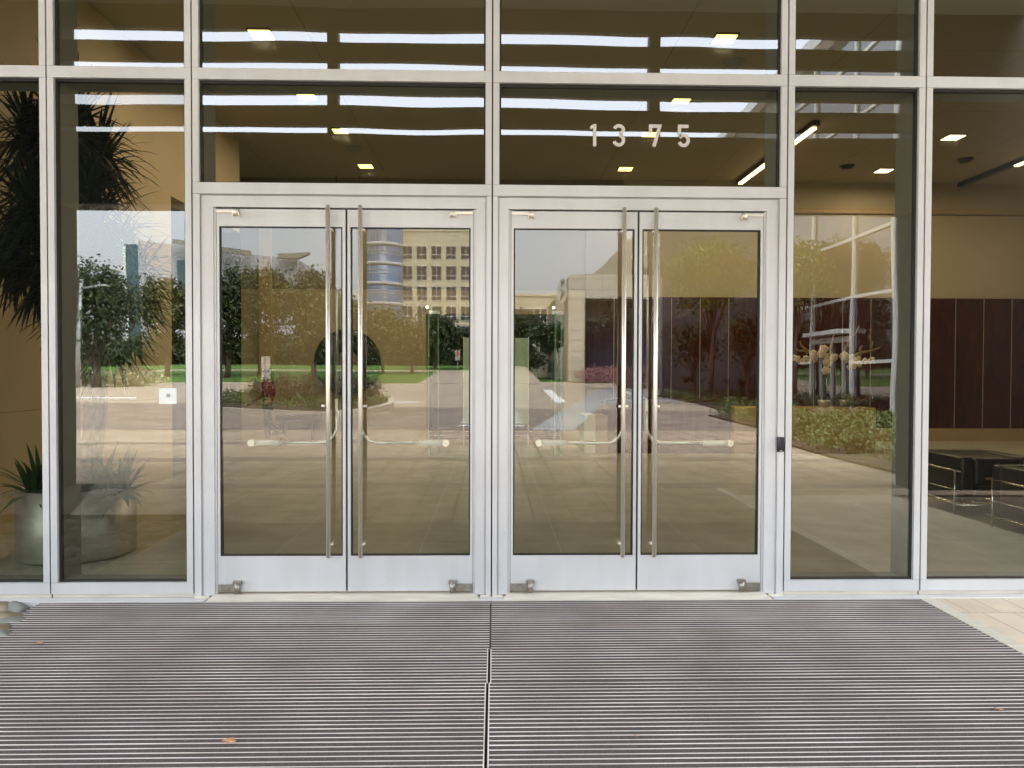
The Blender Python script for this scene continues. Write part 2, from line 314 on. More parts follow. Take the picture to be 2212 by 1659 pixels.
for kind,i in bays:
    a,b=JX[i]+JW,JX[i+1]-JW
    g=.0022
    # horizontals
    MB().box(a,b,0,.055,T1,T2).build('transom',alu,bld)
    MB().box(a+.05,b-.05,.064,.30,T1+.004,T2-.004).build('inner_transom',finm,bld)
    MB().box(a,b,0,.055,Z1-.08,Z1).build('transom',alu,bld)
    # upper lights
    trimv(a,a+TR,T2+g,Z1-.08-g); trimv(b-TR,b,T2+g,Z1-.08-g)
    gasket(a+TR,b-TR,T2,Z1-.08); pane(a+TR+.004,b-TR-.004,T2+.002,Z1-.082,mat=glasst)
    if kind=='w':
        trimv(a,a+TR,Z0+g,T1-g); trimv(b-TR,b,Z0+g,T1-g)
        gasket(a+TR,b-TR,Z0,T1); pane(a+TR+.004,b-TR-.004,Z0+.002,T1-.002)
        MB().box(a,b,0,.055,.037,Z0).build('sill',alu,bld)
        MB().box(a+.05,b-.05,.064,.30,.02,Z0-.02).build('inner_sill',finm,bld)
        MB().box(a,b,.022,.07,.004,.037).build('sill_packer',sill,bld)
    else:
        MB().box(a,b,0,.055,H1,H2).build('transom',alu,bld)
        trimv(a,a+TR,H2+g,T1-g); trimv(b-TR,b,H2+g,T1-g)
        gasket(a+TR,b-TR,H2,T1,wt=.02); pane(a+TR+.004,b-TR-.004,H2+.002,T1-.002,mat=glasst)
        # outside trims
        ta=TR+.004 if i==2 else TR-.010; tb=TR-.010 if i==2 else TR+.004
        trimv(a,a+ta,.018,H1-g-.001); trimv(b-tb,b,.018,H1-g-.001)
        MB().box(a+ta,b-tb,.024,.055,2.862,H1-.001).box(a+ta,b-tb,.008,.024,2.866,2.8695).build('head_reveal',alu2,bld)
        # door frame
        ja=a+ta+.012; jb=b-tb-.012; jw=.086
        oa=.165 if i==2 else .137; ob=.137 if i==2 else .165   # leaf edges from the joints
        la=JX[i]+oa; lb=JX[i+1]-ob
        f=MB()
        bx('jamb_reveal',alu2,bld,a+ta,ja,.018,.055,.02,2.862); bx('jamb_reveal',alu2,bld,jb,b-tb,.018,.055,.02,2.862)
        bx('jamb_block',sill,bld,a,la-.056,-.003,.06,.0,.0175); bx('jamb_block',sill,bld,lb+.056,b,-.003,.06,.0,.0175)
        f=MB()
        f.box(ja,la-.020,.010,.075,.018,2.7815).box(lb+.020,jb,.010,.075,.018,2.7815).box(ja,jb,.010,.075,2.7820,2.861)
        f.build('door_frame',alu,bld)
        bx('door_stop',alu2,bld,la-.0190,la-.0025,.016,.080,.022,2.7765); bx('door_stop',alu2,bld,lb+.0025,lb+.0190,.016,.080,.022,2.7765)
        bx('door_head_gap',joint,bld,la-.0185,lb+.0185,.060,.085,2.766,2.781)
        bx('door_side_gap',joint,bld,la-.0205,la+.002,.055,.082,.03,2.77); bx('door_side_gap',joint,bld,lb-.002,lb+.0205,.055,.082,.03,2.77)
        # threshold
        th=MB(); th.elev([(la-.055,.0),(la-.02,.030),(lb+.02,.030),(lb+.055,.0)],-.012,.10)
        th.elev([(la-.055,-.01),(la-.055,.004),(lb+.055,.004),(lb+.055,-.01)],-.085,-.012)
        v0=len(th.v)
        th.add([(la-.055,-.085,.004),(lb+.055,-.085,.004),(lb+.02,-.012,.030),(la-.02,-.012,.030)],[(0,1,2,3)])
        th.build('threshold',sill,bld)
        mid=-1.049 if i==2 else 1.038
        for k,(x0,x1) in enumerate(((la,mid-.007),(mid+.007,lb))):
            hs=-1 if k==0 else 1                       # hinge side
            d=MB(); y0,y1=.018,.060
            sm=.021; sh=.017
            xl0,xl1=(x0+sh,x1-sm) if k==0 else (x0+sm,x1-sh)
            d.box(x0,xl0,y0,y1,.042,2.770).box(xl1,x1,y0,y1,.042,2.770)
            d.box(xl0,xl1,y0+.001,y1,2.648,2.7695).box(xl0,xl1,y0+.001,y1,.0425,.297)
            door=d.build('door',alu,bld)
            gasket(xl0,xl1,.297,2.648,door,y0=.026,y1=.060,w=.010 ,wt=.008)
            pane(xl0+.004,xl1-.004,.299,2.646,y=.034,parent=door,mat=glassd,name='door_glass')
            # pull handle
            hx=(x1-.108) if k==0 else (x0+.104)
            h=MB().tube([(hx,-.060,.302),(hx,-.060,2.785)],.0155,16)
            h.build('pull_handle',steel,door)
            h=MB()
            for z in (.39,2.62): MB().tube([(hx-.001,-.05,z),((hx+.018 if i==2 else hx-.018),-.012,z),(hx+.012,.036,z)],[.008,.013,.008],8).build('handle_standoff',steel,door)
            h=MB().tube([(hx+hs*.010-.018,-.020,1.375),(hx+hs*.010-.045 if i==2 and k==0 else hx+.040,-.020,1.375)],.011,12); h.build('lock_cylinder',steel,door)
            # inner push bar: rod, bend, grip sleeve, cap
            s=hs; rx=hx-hs*.024; yb=.125; zb=1.10
            pts=[(rx,yb,1.335),(rx,yb,1.24)]
            for q in range(9):
                an=q/8*PI/2; rr=.12
                pts.append((rx+s*(rr-rr*math.cos(an)),yb,zb+rr-rr*math.sin(an)))
            pts.append((rx+s*.40,yb,zb))
            h=MB().tube(pts,.0135,12)
            h.tube([(rx,yb,1.335),(rx,yb,2.70)],.0055,8).tube([(rx+.007,yb,1.44),(rx+.007,yb,2.70)],.004,6)
            h.box(rx-.010,rx+.010,yb-.01,yb+.01,1.33,1.42)
            bar=h.build('push_bar',steelw,door)
            MB().tube([(rx+s*.395,yb,zb),(rx+s*.415,yb,zb)],.015,12).build('push_bar_collar',steel,door)
            MB().tube([(rx+s*.415,yb,zb),(rx+s*.61,yb,zb)],[.020,.0225],14).build('grip_sleeve',sleeve,door)
            h=MB().tube([(rx+s*.615,yb-.028,zb),(rx+s*.615,yb+.02,zb)],.0245,18); h.build('end_cap',steelw,door)
            # pivots
            ex=x0 if k==0 else x1
            h=MB(); h.box(ex-hs*0.002,ex-hs*.125,.006,.018,2.748,2.758).box(ex-hs*.002,ex-hs*.125,.004,.014,2.742,2.750)
            h.tube([(ex-hs*.142,.000,2.722),(ex-hs*.142,.000,2.764)],.0185,14)
            h.box(ex-hs*.118,ex-hs*.124,-.008,.018,2.717,2.742).box(ex-hs*.160,ex-hs*.166,-.008,.018,2.717,2.742)
            h.build('top_pivot',steel,door)
            h=MB(); h.box(ex-hs*.002,ex-hs*.12,.002,.018,.046,.096)
            h.tube([(ex-hs*.142,-.006,.040),(ex-hs*.142,-.006,.110)],.0195,14)
            h.box(ex-hs*.114,ex-hs*.170,-.018,.018,.100,.124)
            h.build('bottom_pivot',bronze,door)
        bx('meeting_gap',joint,bld,mid-.007,mid+.007,.050,.062,.05,2.77)
        # base flashing pieces beside the threshold
# white base flashing in front of the sills
for (x0,x1) in ((-5.4,-2.03),(-.155,.13),(2.01,5.4)):
    m=MB().box(x0,x1,-.080,.022,-.30,.003).box(x0,x1,-.080,-.070,.003,.008); m.build('base_flashing',curbm,bld)
# upper facade band, stone side walls, roof over the portico
bx('parapet_band',alu,bld,-5.3,5.3,0,.3,Z1,7.2)
bx('side_wall',pierm,bld,-14,-5.36,-.02,.35,-.3,9); bx('side_wall',pierm,bld,5.36,15,-.02,.35,-.3,9)
# portico: piers, lintel, louvre screen, soffit
YP=yr(10.4)
for s in (-1,1):
    xi=-5.82 if s<0 else 5.80
    bx('portico_pier',pierm,bld,xi,xi+s*1.9,YP-.5,YP+.02,-.02,6.5)
lev=[(3.81,4.79),(4.885,5.145),(5.305,5.60),(5.74,5.99),(6.155,6.46)]
for a,b in lev[:1]:
    bx('portico_lintel',canopy_m,bld,-5.80,5.78,YP-.45,YP,a,b)
for a,b in lev[1:]:
    m=MB().box(-5.80,5.78,YP-.10,YP,a,b).box(-5.80,5.78,YP-.30,YP-.10,b-.05,b); m.build('louvre_blade',canopy_m,bld)
for x in (-2.16,2.16): bx('louvre_post',canopy_m,bld,x-.07,x+.07,YP-.16,YP+.02,4.79,6.155)
bx('portico_post',canopy_m,bld,-.06,.06,YP-.16,YP+.02,4.79,6.155)
bx('portico_soffit',soffitm,bld,-7.4,7.2,YP-.6,-.0,6.462,6.62)
m=MB()
for x in (-4.8,0.95):
    m.box(x,x+.62,-3.55,-3.45,6.45,6.462)
m.build('soffit_vent',canopy_m,bld)
# ---- lobby shell (inside the building)
YB=12.1; CZ=5.95
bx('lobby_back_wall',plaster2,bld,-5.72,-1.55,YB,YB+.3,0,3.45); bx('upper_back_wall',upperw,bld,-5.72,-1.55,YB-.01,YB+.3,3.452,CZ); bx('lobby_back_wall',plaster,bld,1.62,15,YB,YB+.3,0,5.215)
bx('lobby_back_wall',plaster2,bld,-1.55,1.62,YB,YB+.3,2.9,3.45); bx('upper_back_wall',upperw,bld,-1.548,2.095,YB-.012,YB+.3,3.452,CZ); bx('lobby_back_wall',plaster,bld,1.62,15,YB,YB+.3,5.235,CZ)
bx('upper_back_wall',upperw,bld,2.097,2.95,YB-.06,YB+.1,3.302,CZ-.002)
bx('wall_reveal',joint,bld,2.952,15,YB+.02,YB+.28,5.214,5.236)
bx('wall_reveal',plinthm,bld,2.955,15,YB-.03,YB-.002,5.25,5.36)
m=MB().box(2.10,14.9,YB-.05,YB-.002,.30,3.30); m.build('wood_panelling',wood,bld)
m=MB()
for k in range(19): m.box(2.75+.66*k-.006,2.75+.66*k+.006,YB-.055,YB-.05,.31,3.28)
m.build('panel_joint',trimm,bld)
bx('plinth',plinthm,bld,2.10,14.9,YB-.06,YB-.001,0,.298)
wl=MB().box(-5.1,-4.8,.32,6.1,0,CZ); wl.build('lobby_stone_wall',stone_in,bld)
bx('lobby_stone_wall',stone_in,bld,-5.1,-4.8,6.1,9.2,4.2,CZ)
bx('hall_wall',wood,bld,-14,-13.8,5,16,0,CZ); bx('hall_wall',wood,bld,-13.8,-5.73,15.8,16,0,CZ); bx('hall_wall',plaster,bld,-13.8,-5.1,5.8,6,0,CZ)
bx('wall_pilaster',P('warm_pilaster',(.58,.42,.22),.7),bld,-5.30,-5.02,YB-.08,YB-.001,0,CZ-.4)
bx('lobby_end_wall',plaster,bld,14.9,15.1,.3,12.4,0,CZ)
# lobby corridor behind the gates
bx('corridor_wall',plaster,bld,-1.75,-1.552,YB+.3,41,0,2.9); bx('corridor_wall',plaster,bld,1.622,1.9,YB+.3,41,0,2.9)
bx('corridor_ceiling',ceilm,bld,-1.55,1.62,YB+.3,41,2.9,3.1); bx('corridor_wall',wood,bld,-1.75,2.15,41,41.2,0,3)
m=MB()
m.box(-14,15,.31,16,CZ,CZ+.2); m.build('lobby_ceiling',ceilm,bld)
bx('ceiling_bulkhead',ceilm,bld,-4.8,14.9,.31,1.0,5.6,CZ-.002)
m=MB().box(-14.2,15.2,-.02,16.2,6.63,7.3); m.box(-14.2,15.2,16.2,16.4,-.2,7.3); m.box(-14.4,-14.2,-.02,16.4,-.2,7.3); m.box(15.2,15.4,-.02,16.4,-.2,7.3)
m.build('roof',pierm,bld)
# lobby floor
fl=MB().sheet([(-14,.05),(15,.05),(15,16),(-14,16)],.0); struct(fl.build('lobby_floor',floorm))
fl=MB().box(-1.55,1.62,YB+.32,41,-.05,.006); struct(fl.build('corridor_floor',wood))
m=MB()
d=13.4
while d<40: m.box(-1.45,1.52,d,d+.10,.006,.010); d+=1.15
struct(m.build('floor_inlay',trimm))
# ================================================================== things on and behind the facade
# address numerals on the glass
num=thing('house_number','silver numerals one three seven five on the glass over the right doors','sign',tuple(U(1380,291,.033)))
def stroke(pts,w):
    m=MB(); pts=[Vector((p[0],0,p[1])) for p in pts]; n=len(pts); L=[];Rr=[]
    for i,p in enumerate(pts):
        if i==0: t=(pts[1]-p).normalized(); sc_=1
        elif i==n-1: t=(p-pts[i-1]).normalized(); sc_=1
        else:
            a=(p-pts[i-1]).normalized(); b=(pts[i+1]-p).normalized(); t=(a+b).normalized(); sc_=min(2.5,1/max(.3,t.dot(b)))
        nn=Vector((-t.z,0,t.x))*w/2*sc_; L.append(p+nn); Rr.append(p-nn)
    for i in range(n-1):
        q=[L[i],L[i+1],Rr[i+1],Rr[i]]
        m.add([(v.x,0,v.z) for v in q]+[(v.x,.003,v.z) for v in q],[(0,1,2,3),(7,6,5,4),(0,4,5,1),(2,6,7,3),(1,5,6,2),(3,7,4,0)])
    return m
def arc(cx,cz,rx,rz,a0,a1,n=14): return [(cx+rx*math.cos(R(a0+(a1-a0)*i/n)),cz+rz*math.sin(R(a0+(a1-a0)*i/n))) for i in range(n+1)]
W_=.150
glyph={'1':[[(.0,1.),(.0,0.)]],
 '3':[arc(0,.755,.205,.175,165,-80),arc(0,.285,.215,.215,85,-165)],
 '7':[[(-.20,.62),(-.20,.93),(.22,.93),(-.05,0.)]],
 '5':[[(.22,.93),(-.19,.93),(-.19,.46)],arc(.005,.30,.21,.235,150,-160)]}
H=.158
for ch,px in (('1',1284.5),('3',1336.5),('7',1414.5),('5',1476.5)):
    c=U(px,{'1':316.2,'3':316.4,'7':317.,'5':317.6}[ch],.033)
    m=MB()
    for st in glyph[ch]:
        q=stroke([(x*H,z*H) for x,z in st] if ch!='1' else [(x*H*.32 if st is glyph['1'][0] else x*H,z*H) for x,z in st],W_*H)
        m.add(q.v,q.f)
    if ch=='1':
        q=[(-.074,1.),(-.21,.885),(-.21,.755),(-.074,.83)]; m.add([(a*H,0,b*H) for a,b in q]+[(a*H,.003,b*H) for a,b in q],[(0,1,2,3),(7,6,5,4),(0,4,5,1),(2,6,7,3),(1,5,6,2),(3,7,4,0)])
    m.v=[(v[0]+c.x,v[1]+.0305,v[2]+c.z) for v in m.v]
    m.build('numeral',vinyl,num)
c=U(1691,960,-.0)
cr=thing('card_reader','small black card reader on the white frame right of the right doors','card reader',(2.068,0,1.10))
MB().bbox(2.043,2.093,-.024,-.0005,1.050,1.157,.006).build('reader_body',blackm,cr)
bx('reader_mark',paper,cr,2.060,2.076,-.0252,-.0243,1.056,1.060)
a=U(343.5,838.5,.033); b=U(381.8,872.5,.033)
dc=thing('window_decal','white square notice with a small grey square in the left side window','notice',((a.x+b.x)/2,.033,(a.z+b.z)/2))
bx('decal_sheet',paper,dc,a.x,b.x,.0325,.0345,b.z,a.z)
cx_,cz_=(a.x+b.x)/2+.003,(a.z+b.z)/2+.004
bx('decal_square',greyd,dc,cx_-.0135,cx_+.0135,.0310,.0325,cz_-.0125,cz_+.0125)
# entrance mats
def mat_(name,xl,xr,label,edges):
    y0,yend=-.088,-2.62
    o=thing(name,label,'doormat',((xl+xr)/2,y0,0),group='ribbed entrance mats before the doors')
    ys_=[]; y=-.100
    while y>-2.61:
        ys_.append(y); y-=.0415
        if (xl<-1 and abs(y+.62)<.021) or (xl>-1 and abs(y+1.5)<.021): y-=.008
    secs=[(-.088,-1.032),(-1.032,-1.518),(-1.518,-2.62)]
    for k,(a,b) in enumerate(secs):
        dx0,dx1=edges[k]
        base=MB().box(xl+dx0,xr+dx1,b,a,-.02,.002).build('carpet_strips',matc,o)
        r=MB()
        for y in ys_:
            if b<=y<a:
                hh=.0045+random.uniform(-.0006,.0006)
                wob=random.uniform(-.0007,.0007)
                r.box(xl+dx0+.004,xr+dx1-.004,y-.0021+wob,y+.0021+wob,.0015,hh)
        # cut-end edge bars
        inner=xr+dx1 if xl<-1 else xl+dx0
        s=-1 if xl<-1 else 1
        if k>0: r.box(inner,inner+s*.006,b,a,.0015,.0055)
        r.build('ribs',matrib,base)
    return o
mat_('entrance_mat',-3.15,-.017,'left half of the dark ribbed entrance mat, beside the river stones',[(0,0),(0,-.010),(0,-.018)])
mat_('entrance_mat',-.014,3.06,'right half of the dark ribbed entrance mat, beside the pale paving',[(0,0),(.0,0),(-.008,0)])
# fallen leaves and specks
def dry(px,py,s,label):
    c=UZ(px,py,.008); m=MB()
    pts=[]
    for i in range(11):
        a=2*PI*i/11; rr=s*(1 if i%2==0 else .45); pts.append((c.x+rr*1.3*math.cos(a),c.y+rr*math.sin(a),.010+.010*random.random()))
    n=len(pts); m.add(pts+[(c.x,c.y,.018)],[(i,(i+1)%n,n) for i in range(n)])
    m.add([(p[0],p[1],p[2]-.002) for p in pts]+[(c.x,c.y,.015)],[((i+1)%n,i,n) for i in range(n)])
    tag(m.build('fallen_leaf',leafdry,None,off=(c.x,c.y,.01)),label,'leaf','dry leaves lying on the mats')
dry(495,1602,.026,'orange dry leaf low on the left mat')
dry(85,1391,.024,'curled brown leaf on the left mat near the river stones')
dry(2157,1534,.020,'small orange leaf on the right mat toward the right edge')
dry(1372,1592,.007,'tiny pale fleck of leaf in the middle of the right mat')
# river stones at the left
def rock(px,py,r,sx,sy,sz,rot,mat,label):
    c=UZ(px,py,-.02); m=MB().ball((0,0,0),r,0,1,1,1,3)
    out=[]
    random.seed(int(px*7+py)); f=[random.uniform(2,5) for _ in range(6)]
    for v in m.v:
        x,y,z=v; k=1+.16*math.sin(f[0]*x/r+f[1])*math.cos(f[2]*y/r)+.10*math.sin(f[3]*z/r*1.4+f[4]); x*=sx*k;y*=sy*k;z*=sz*k
        out.append((c.x+x*math.cos(rot)-y*math.sin(rot),c.y+x*math.sin(rot)+y*math.cos(rot),c.z+z))
    m.v=out
    tag(m.build('river_stone',mat,None,off=(c.x,c.y,c.z)),label,'stone','river stones beside the left mat')
rock(33,1316,.062,1.3,.9,.8,.4,rockA,'grey rounded stone nearest the white flashing, tip of the pile by the left mat')
rock(2,1318,.07,1.3,.9,.8,.1,rockB,'reddish brown stone against the flashing at the far left')
rock(6,1342,.085,1.3,.8,.8,.5,rockB,'tan and brown stone behind the long grey stone at far left')
rock(44,1334,.060,1.5,.7,.6,.9,rockA,'long grey stone leaning along the edge of the left mat')
rock(24,1348,.072,1.4,.8,.6,.7,rockA,'flat pale grey stone below the long one at the mat edge')
rock(3,1378,.060,1.2,1,.7,.3,rockA,'pale green grey stone lowest at the left edge')
rock(-16,1368,.09,1.2,1,.6,.3,rockB,'large brown stone at the very left edge of the view')
random.seed(11)
st=struct(MB().box(-14,-3.155,-3.085,-.081,-.14,-.085).prism([(-14,-3.086),(-14,-5.4),(-5.6,-5.4),(-4.70,-3.086)],-.14,.012).build('gravel_bed',soil))
pb=MB(); random.seed(31)
for i in range(900):
    x=random.uniform(-7.5,-3.22); y=random.uniform(-3.05,-.13)
    if x>-3.7 and y>-.75: continue
    pb.ball((x,y,-.05),random.uniform(.03,.075),i%2,random.uniform(.9,1.5),1,.6,1,.12)
tag(pb.build('river_pebbles',[P('pebble_brown',(.085,.06,.04),.7),P('pebble_grey',(.12,.105,.08),.7)]),None,None,None,'stuff')
# ================================================================== lobby furnishings
DL=[]
def downlight(px,py,w,label,diff=lampg,en=26):
    p=UZ(px,py,CZ-.01); o=thing('ceiling_light',label,'ceiling light',(p.x,p.y,CZ),group='square downlights in the lobby ceiling')
    MB().box(p.x-w,p.x+w,p.y-w,p.y+w,CZ-.02,CZ-.001).build('housing',blackm,o)
    MB().box(p.x-w*.86,p.x+w*.86,p.y-w*.86,p.y+w*.86,CZ-.03,CZ-.021).build('diffuser',diff,o)
    DL.append((p.x,p.y,en))
downlight(565,73,.155,'large yellow downlight at top of the left transom glass')
downlight(662,206,.155,'yellow downlight second from the top on the left')
downlight(735,282,.145,'yellow downlight third from the top on the left')
downlight(790,358,.165,'farthest yellow downlight on the left, in a black housing')
downlight(1565,83,.155,'large yellow downlight at top right, above the house number')
downlight(1472,215,.155,'yellow downlight just over the numeral five')
downlight(1403,289,.145,'yellow downlight shining behind the numeral seven')
downlight(1351,364,.165,'farthest yellow downlight on the right, in a black housing')
downlight(1909,368,.165,'pale downlight in the narrow right window',lamps)
downlight(2059,296,.17,'pale downlight in the rightmost window',lamps)
def linlight(X,d0,d1,lit0,lit1,label):
    o=thing('linear_light',label,'ceiling light',(X,d0-5.5,CZ),group='long ceiling strip lights')
    bx('housing',blackm,o,X-.06,X+.06,d0-5.5,d1-5.5,CZ-.10,CZ-.002)
    bx('diffuser',lamps,o,X-.045,X+.045,lit0-5.5,lit1-5.5,CZ-.13,CZ-.10)
    return o
linlight(5.55,13.2,17.4,13.3,17.3,'glowing strip light slanting above the right door pair')
linlight(10.7,12.8,17.5,12.9,15.6,'strip light at the right edge, dark at its far end')
for px,py,lab in ((1585,132,'small round ceiling speaker in the upper right transom'),(1830,358,'dark smoke detector beside the pale downlight'),(2085,343,'small dark sprinkler at the right'),(765,318,'dim round detector over the left doors')):
    p=UZ(px,py,CZ); o=thing('smoke_detector',lab,'smoke detector',(p.x,p.y,CZ))
    MB().lathe([(.0,-.07),(.10,-.07),(.13,-.03),(.16,-.001)],(p.x,p.y,CZ),20).build('detector_body',blackm if px in(1830,2085) else finm,o)
# hanging ring sculpture
rc=U(750,783,YB-.22)
o=thing('ring_sculpture','big black disc with a round hole hanging before the lobby back wall','sculpture',tuple(rc))
m=MB(); prof=[]
RO,RI=.755,.265; n=48; k=14; vs=[];fs=[]
for i in range(n):
    a=2*PI*i/n
    for j in range(k):
        t=2*PI*j/k; rr=(RO+RI)/2+(RO-RI)/2*math.cos(t); vs.append((rc.x+rr*math.cos(a),rc.y+.085*math.sin(t),rc.z+rr*math.sin(a)))
for i in range(n):
    for j in range(k): fs.append((i*k+j,((i+1)%n)*k+j,((i+1)%n)*k+(j+1)%k,i*k+(j+1)%k))
m.add(vs,fs,0,True); m.build('ring_body',ringm,o)
for dx in (-.24,.27): MB().tube([(rc.x+dx,rc.y,rc.z+.70),(rc.x+dx,rc.y,CZ-.002)],.012,6).build('hanging_rod',ringm,o)
# low bench at the back wall
a=U(597,894,YB-.5); b=U(686,907,YB-.5)
o=thing('lobby_bench','low dark bench beneath the black disc by the back wall','bench',((a.x+b.x)/2,YB-.35,0))
bx('seat',blackm,o,a.x,b.x,YB-.55,YB-.08,.46,.61)
for x in (a.x+.08,b.x-.14):
    bx('leg',blackm,o,x,x+.06,YB-.5,YB-.12,0,.46)
# glass fins and gates
for X,lab in ((-1.16,'tall clear glass screen left of the lobby passage'),(1.22,'tall clear glass screen right of the lobby passage')):
    o=thing('glass_screen',lab,'glass screen',(X,9.1,0),group='tall glass screens in the lobby')
    for dx,y0,y1 in ((-.06,9.0,9.9),(.09,9.4,10.3)):
        MB().box(X+dx-.008,X+dx+.008,y0,y1,.0,2.70).build('glass_sheet',mint,o)
        bx('glass_edge',mintedge,o,X+dx-.011,X+dx+.011,y0-.012,y0-.002,.0,2.70)
    bx('top_clamp',steelw,o,X-.09,X+.12,9.35,9.42,2.70,2.76)
    MB().ball((X-.09,9.0,2.80),.022).build('lamp_point',speck,o)
for X0,X1,lab in ((-.63,-.29,'left frosted mint gate in the lobby passage'),(.45,.735,'right frosted mint gate in the lobby passage')):
    o=thing('frosted_gate',lab,'glass gate',((X0+X1)/2,11.0,0),group='frosted mint gates in the passage')
    MB().box(X0,X1,11.0,11.03,.45,2.31).build('gate_leaf',frost,o)
    bx('gate_post',steelw,o,X0-.02,X0,10.98,11.05,0,2.33); bx('gate_post',steelw,o,X1,X1+.02,10.98,11.05,0,2.33)
# reception desk, amber block
o=thing('reception_desk','long dark wood reception desk with a pale end panel','desk',(3.3,10,0))
bx('desk_front',wood,o,2.25,4.66,9.5,10.3,0,.98); bx('desk_top',wood,o,2.2,4.68,9.45,10.35,.98,1.03)
bx('end_panel',paper,o,1.78,2.0,9.5,10.3,0,.74); bx('end_panel',plaster,o,2.0,2.24,9.52,10.3,0,.74)
o=thing('stone_console','low amber veined stone block carrying the orchids','console',(6.1,9.8,0))
MB().bbox(4.70,7.50,9.4,10.2,0,.90,.008).build('stone_block',onyx,o)
# orchids
def orchid(cx_,cy,z0,spec,label,gx):
    o=thing('orchid_arrangement',label,'orchid',(cx_,cy,z0),group='white orchids on the amber block')
    m=MB().lathe([(.0,0),(.10,0),(.13,.14),(.12,.14),(.0,.12)],(cx_,cy,z0+.001),16); m.build('pot',potm,o)
    st=MB(); fl_=MB(); dr=MB()
    for (ex,ez,n,hang) in spec:
        e=Vector((cx_+ex,cy+random.uniform(-.1,.1),z0+ez)); b0=Vector((cx_+random.uniform(-.03,.03),cy,z0+.12))
        pts=[]
        for i in range(9):
            t=i/8; p=b0.lerp(Vector((cx_+ex*.25,cy,z0+ez*.96)),min(1,t*1.6)) if t<.6 else Vector((cx_+ex*.25,cy,z0+ez*.96)).lerp(e,(t-.6)/.4)
            pts.append(p)
        st.tube(pts,.006,5)
        for j in range(n):
            t=j/max(1,n-1); p=pts[5].lerp(e,t)+Vector((random.uniform(-.04,.04),random.uniform(-.08,.05),random.uniform(-.07,.03)-hang*t))
            for q in range(5):
                a=2*PI*q/5+random.random(); rr=.046
                c=p+Vector((rr*.75*math.cos(a),-.01,rr*.75*math.sin(a)))
                fl_.ball(c,rr,0,.85,.25,.85,1)
    for (x0,z0_,x1,z1) in gx:
        a=Vector((cx_+x0,cy+.05,z0+z0_)); b=Vector((cx_+x1,cy+.05,z0+z1)); pts=[a.lerp(b,i/5)+Vector((random.uniform(-.035,.035),0,random.uniform(-.035,.035))) for i in range(6)]
        dr.tube(pts,[.035,.03,.028,.024,.018,.01],6)
    st.build('stem',leafA,o); fl_.build('blossoms',petal,o); dr.build('driftwood',driftm,o)
oy=9.8
def ox(px,py): return U(px,py,oy)
c=ox(1780,875)
orchid(c.x,oy,.9,[(-.62,1.0,6,.02),(-.10,1.22,7,.1),(.05,1.05,6,.25),(.22,1.02,5,.02),(-.22,1.12,5,.05),(.0,.82,4,.06)],'tall white orchid spray on the left of the amber block',
  [(-.15,.95,-.5,1.32),(.1,.95,.18,1.45),(-.3,1.1,-.55,1.14)])
c=ox(1832,875)
orchid(c.x,oy+.1,.9,[(-.12,1.08,5,.02),(.10,.98,7,.16),(.52,.98,5,.06),(.22,1.02,5,.12)],'tall white orchid spray on the right of the amber block',
  [(-.05,1.1,.25,1.62),(.1,1.0,.72,1.2),(.55,1.15,.48,1.60),(.3,1.05,.36,1.28)])
c=ox(1842,872)
o=thing('bromeliad','gold and red leaved plant on the amber block','potted plant',(c.x,oy-.1,.9),)
def blade(m,b,d,L,w,droop,seg=5,mi=0,fold=.0):
    d=Vector(d).normalized(); side=d.cross(Vector((0,0,1)));
    if side.length<.05: side=Vector((1,0,0))
    side.normalize(); p=Vector(b); vs=[];t=d.copy()
    for i in range(seg+1):
        f=i/seg; ww=w*(math.sin(PI*min(1,.18+.82*f))**.7 if i<seg else .02)
        vs+= [p-side*ww/2,p+side*ww/2]
        t=(t+Vector((0,0,-droop/seg))).normalized(); p=p+t*L/seg
    m.add(vs,[(2*i,2*i+1,2*i+3,2*i+2) for i in range(seg)],mi,True)
for mat,col,n,sgn in ((bromg,'gold_leaves',22,-1),(bromr,'red_leaves',8,1)):
    m=MB()
    for i in range(n):
        a=random.uniform(PI*.6,PI*1.9) if sgn<0 else random.uniform(-.9,.6)
        blade(m,(c.x+.02,oy-.1,.91),(math.cos(a),math.sin(a)*.6,random.uniform(.5,1.4)),random.uniform(.25,.42),.085,.7)
    m.build(col,mat,o)
# black armchairs
def armchair(X0,X1,Y0,Y1,label):
    o=thing('armchair',label,'armchair',((X0+X1)/2,(Y0+Y1)/2,0),group='black leather armchairs with steel frames')
    h=.66
    m=MB(); m.bbox(X0+.03,X1-.01,Y1-.17,Y1-.03,.13,h-.005,.035,seg=3); m.build('backrest',leather,o)
    m=MB(); m.bbox(X0+.02,X0+.17,Y0+.03,Y1-.175,.13,h,.035,seg=3); m.build('armrest',leather,o)
    m=MB(); m.bbox(X1-.16,X1-.01,Y0+.03,Y1-.175,.13,h,.035,seg=3); m.build('armrest',leather,o)
    m=MB(); m.bbox(X0+.175,X1-.165,Y0+.02,Y1-.175,.15,.32,.03,seg=3).bbox(X0+.175,X1-.165,Y0+.02,Y1-.175,.322,.645,.04,seg=3); m.build('seat',leather,o)
    m=MB(); r=.011
    loop=[(X0,Y0,.50),(X0,Y1,.50),(X1,Y1,.50),(X1,Y0,.50)]
    m.tube(loop,r,8); m.tube([(X0-.0,Y0,.28),(X0,Y1,.28),(X1,Y1,.28),(X1,Y0,.28)],.006,6)
    m.tube([(X0,Y0,.12),(X0,Y1,.12),(X1,Y1,.12),(X1,Y0,.12),(X0,Y0,.12)],.013,6); m.build('steel_frame',chrome,o)
    for x in (X0,X1):
        for y in (Y0+.12,Y1-.10):
            MB().tube([(x,y,0),(x,y,.50)],.0125,8).build('leg',chrome,o)
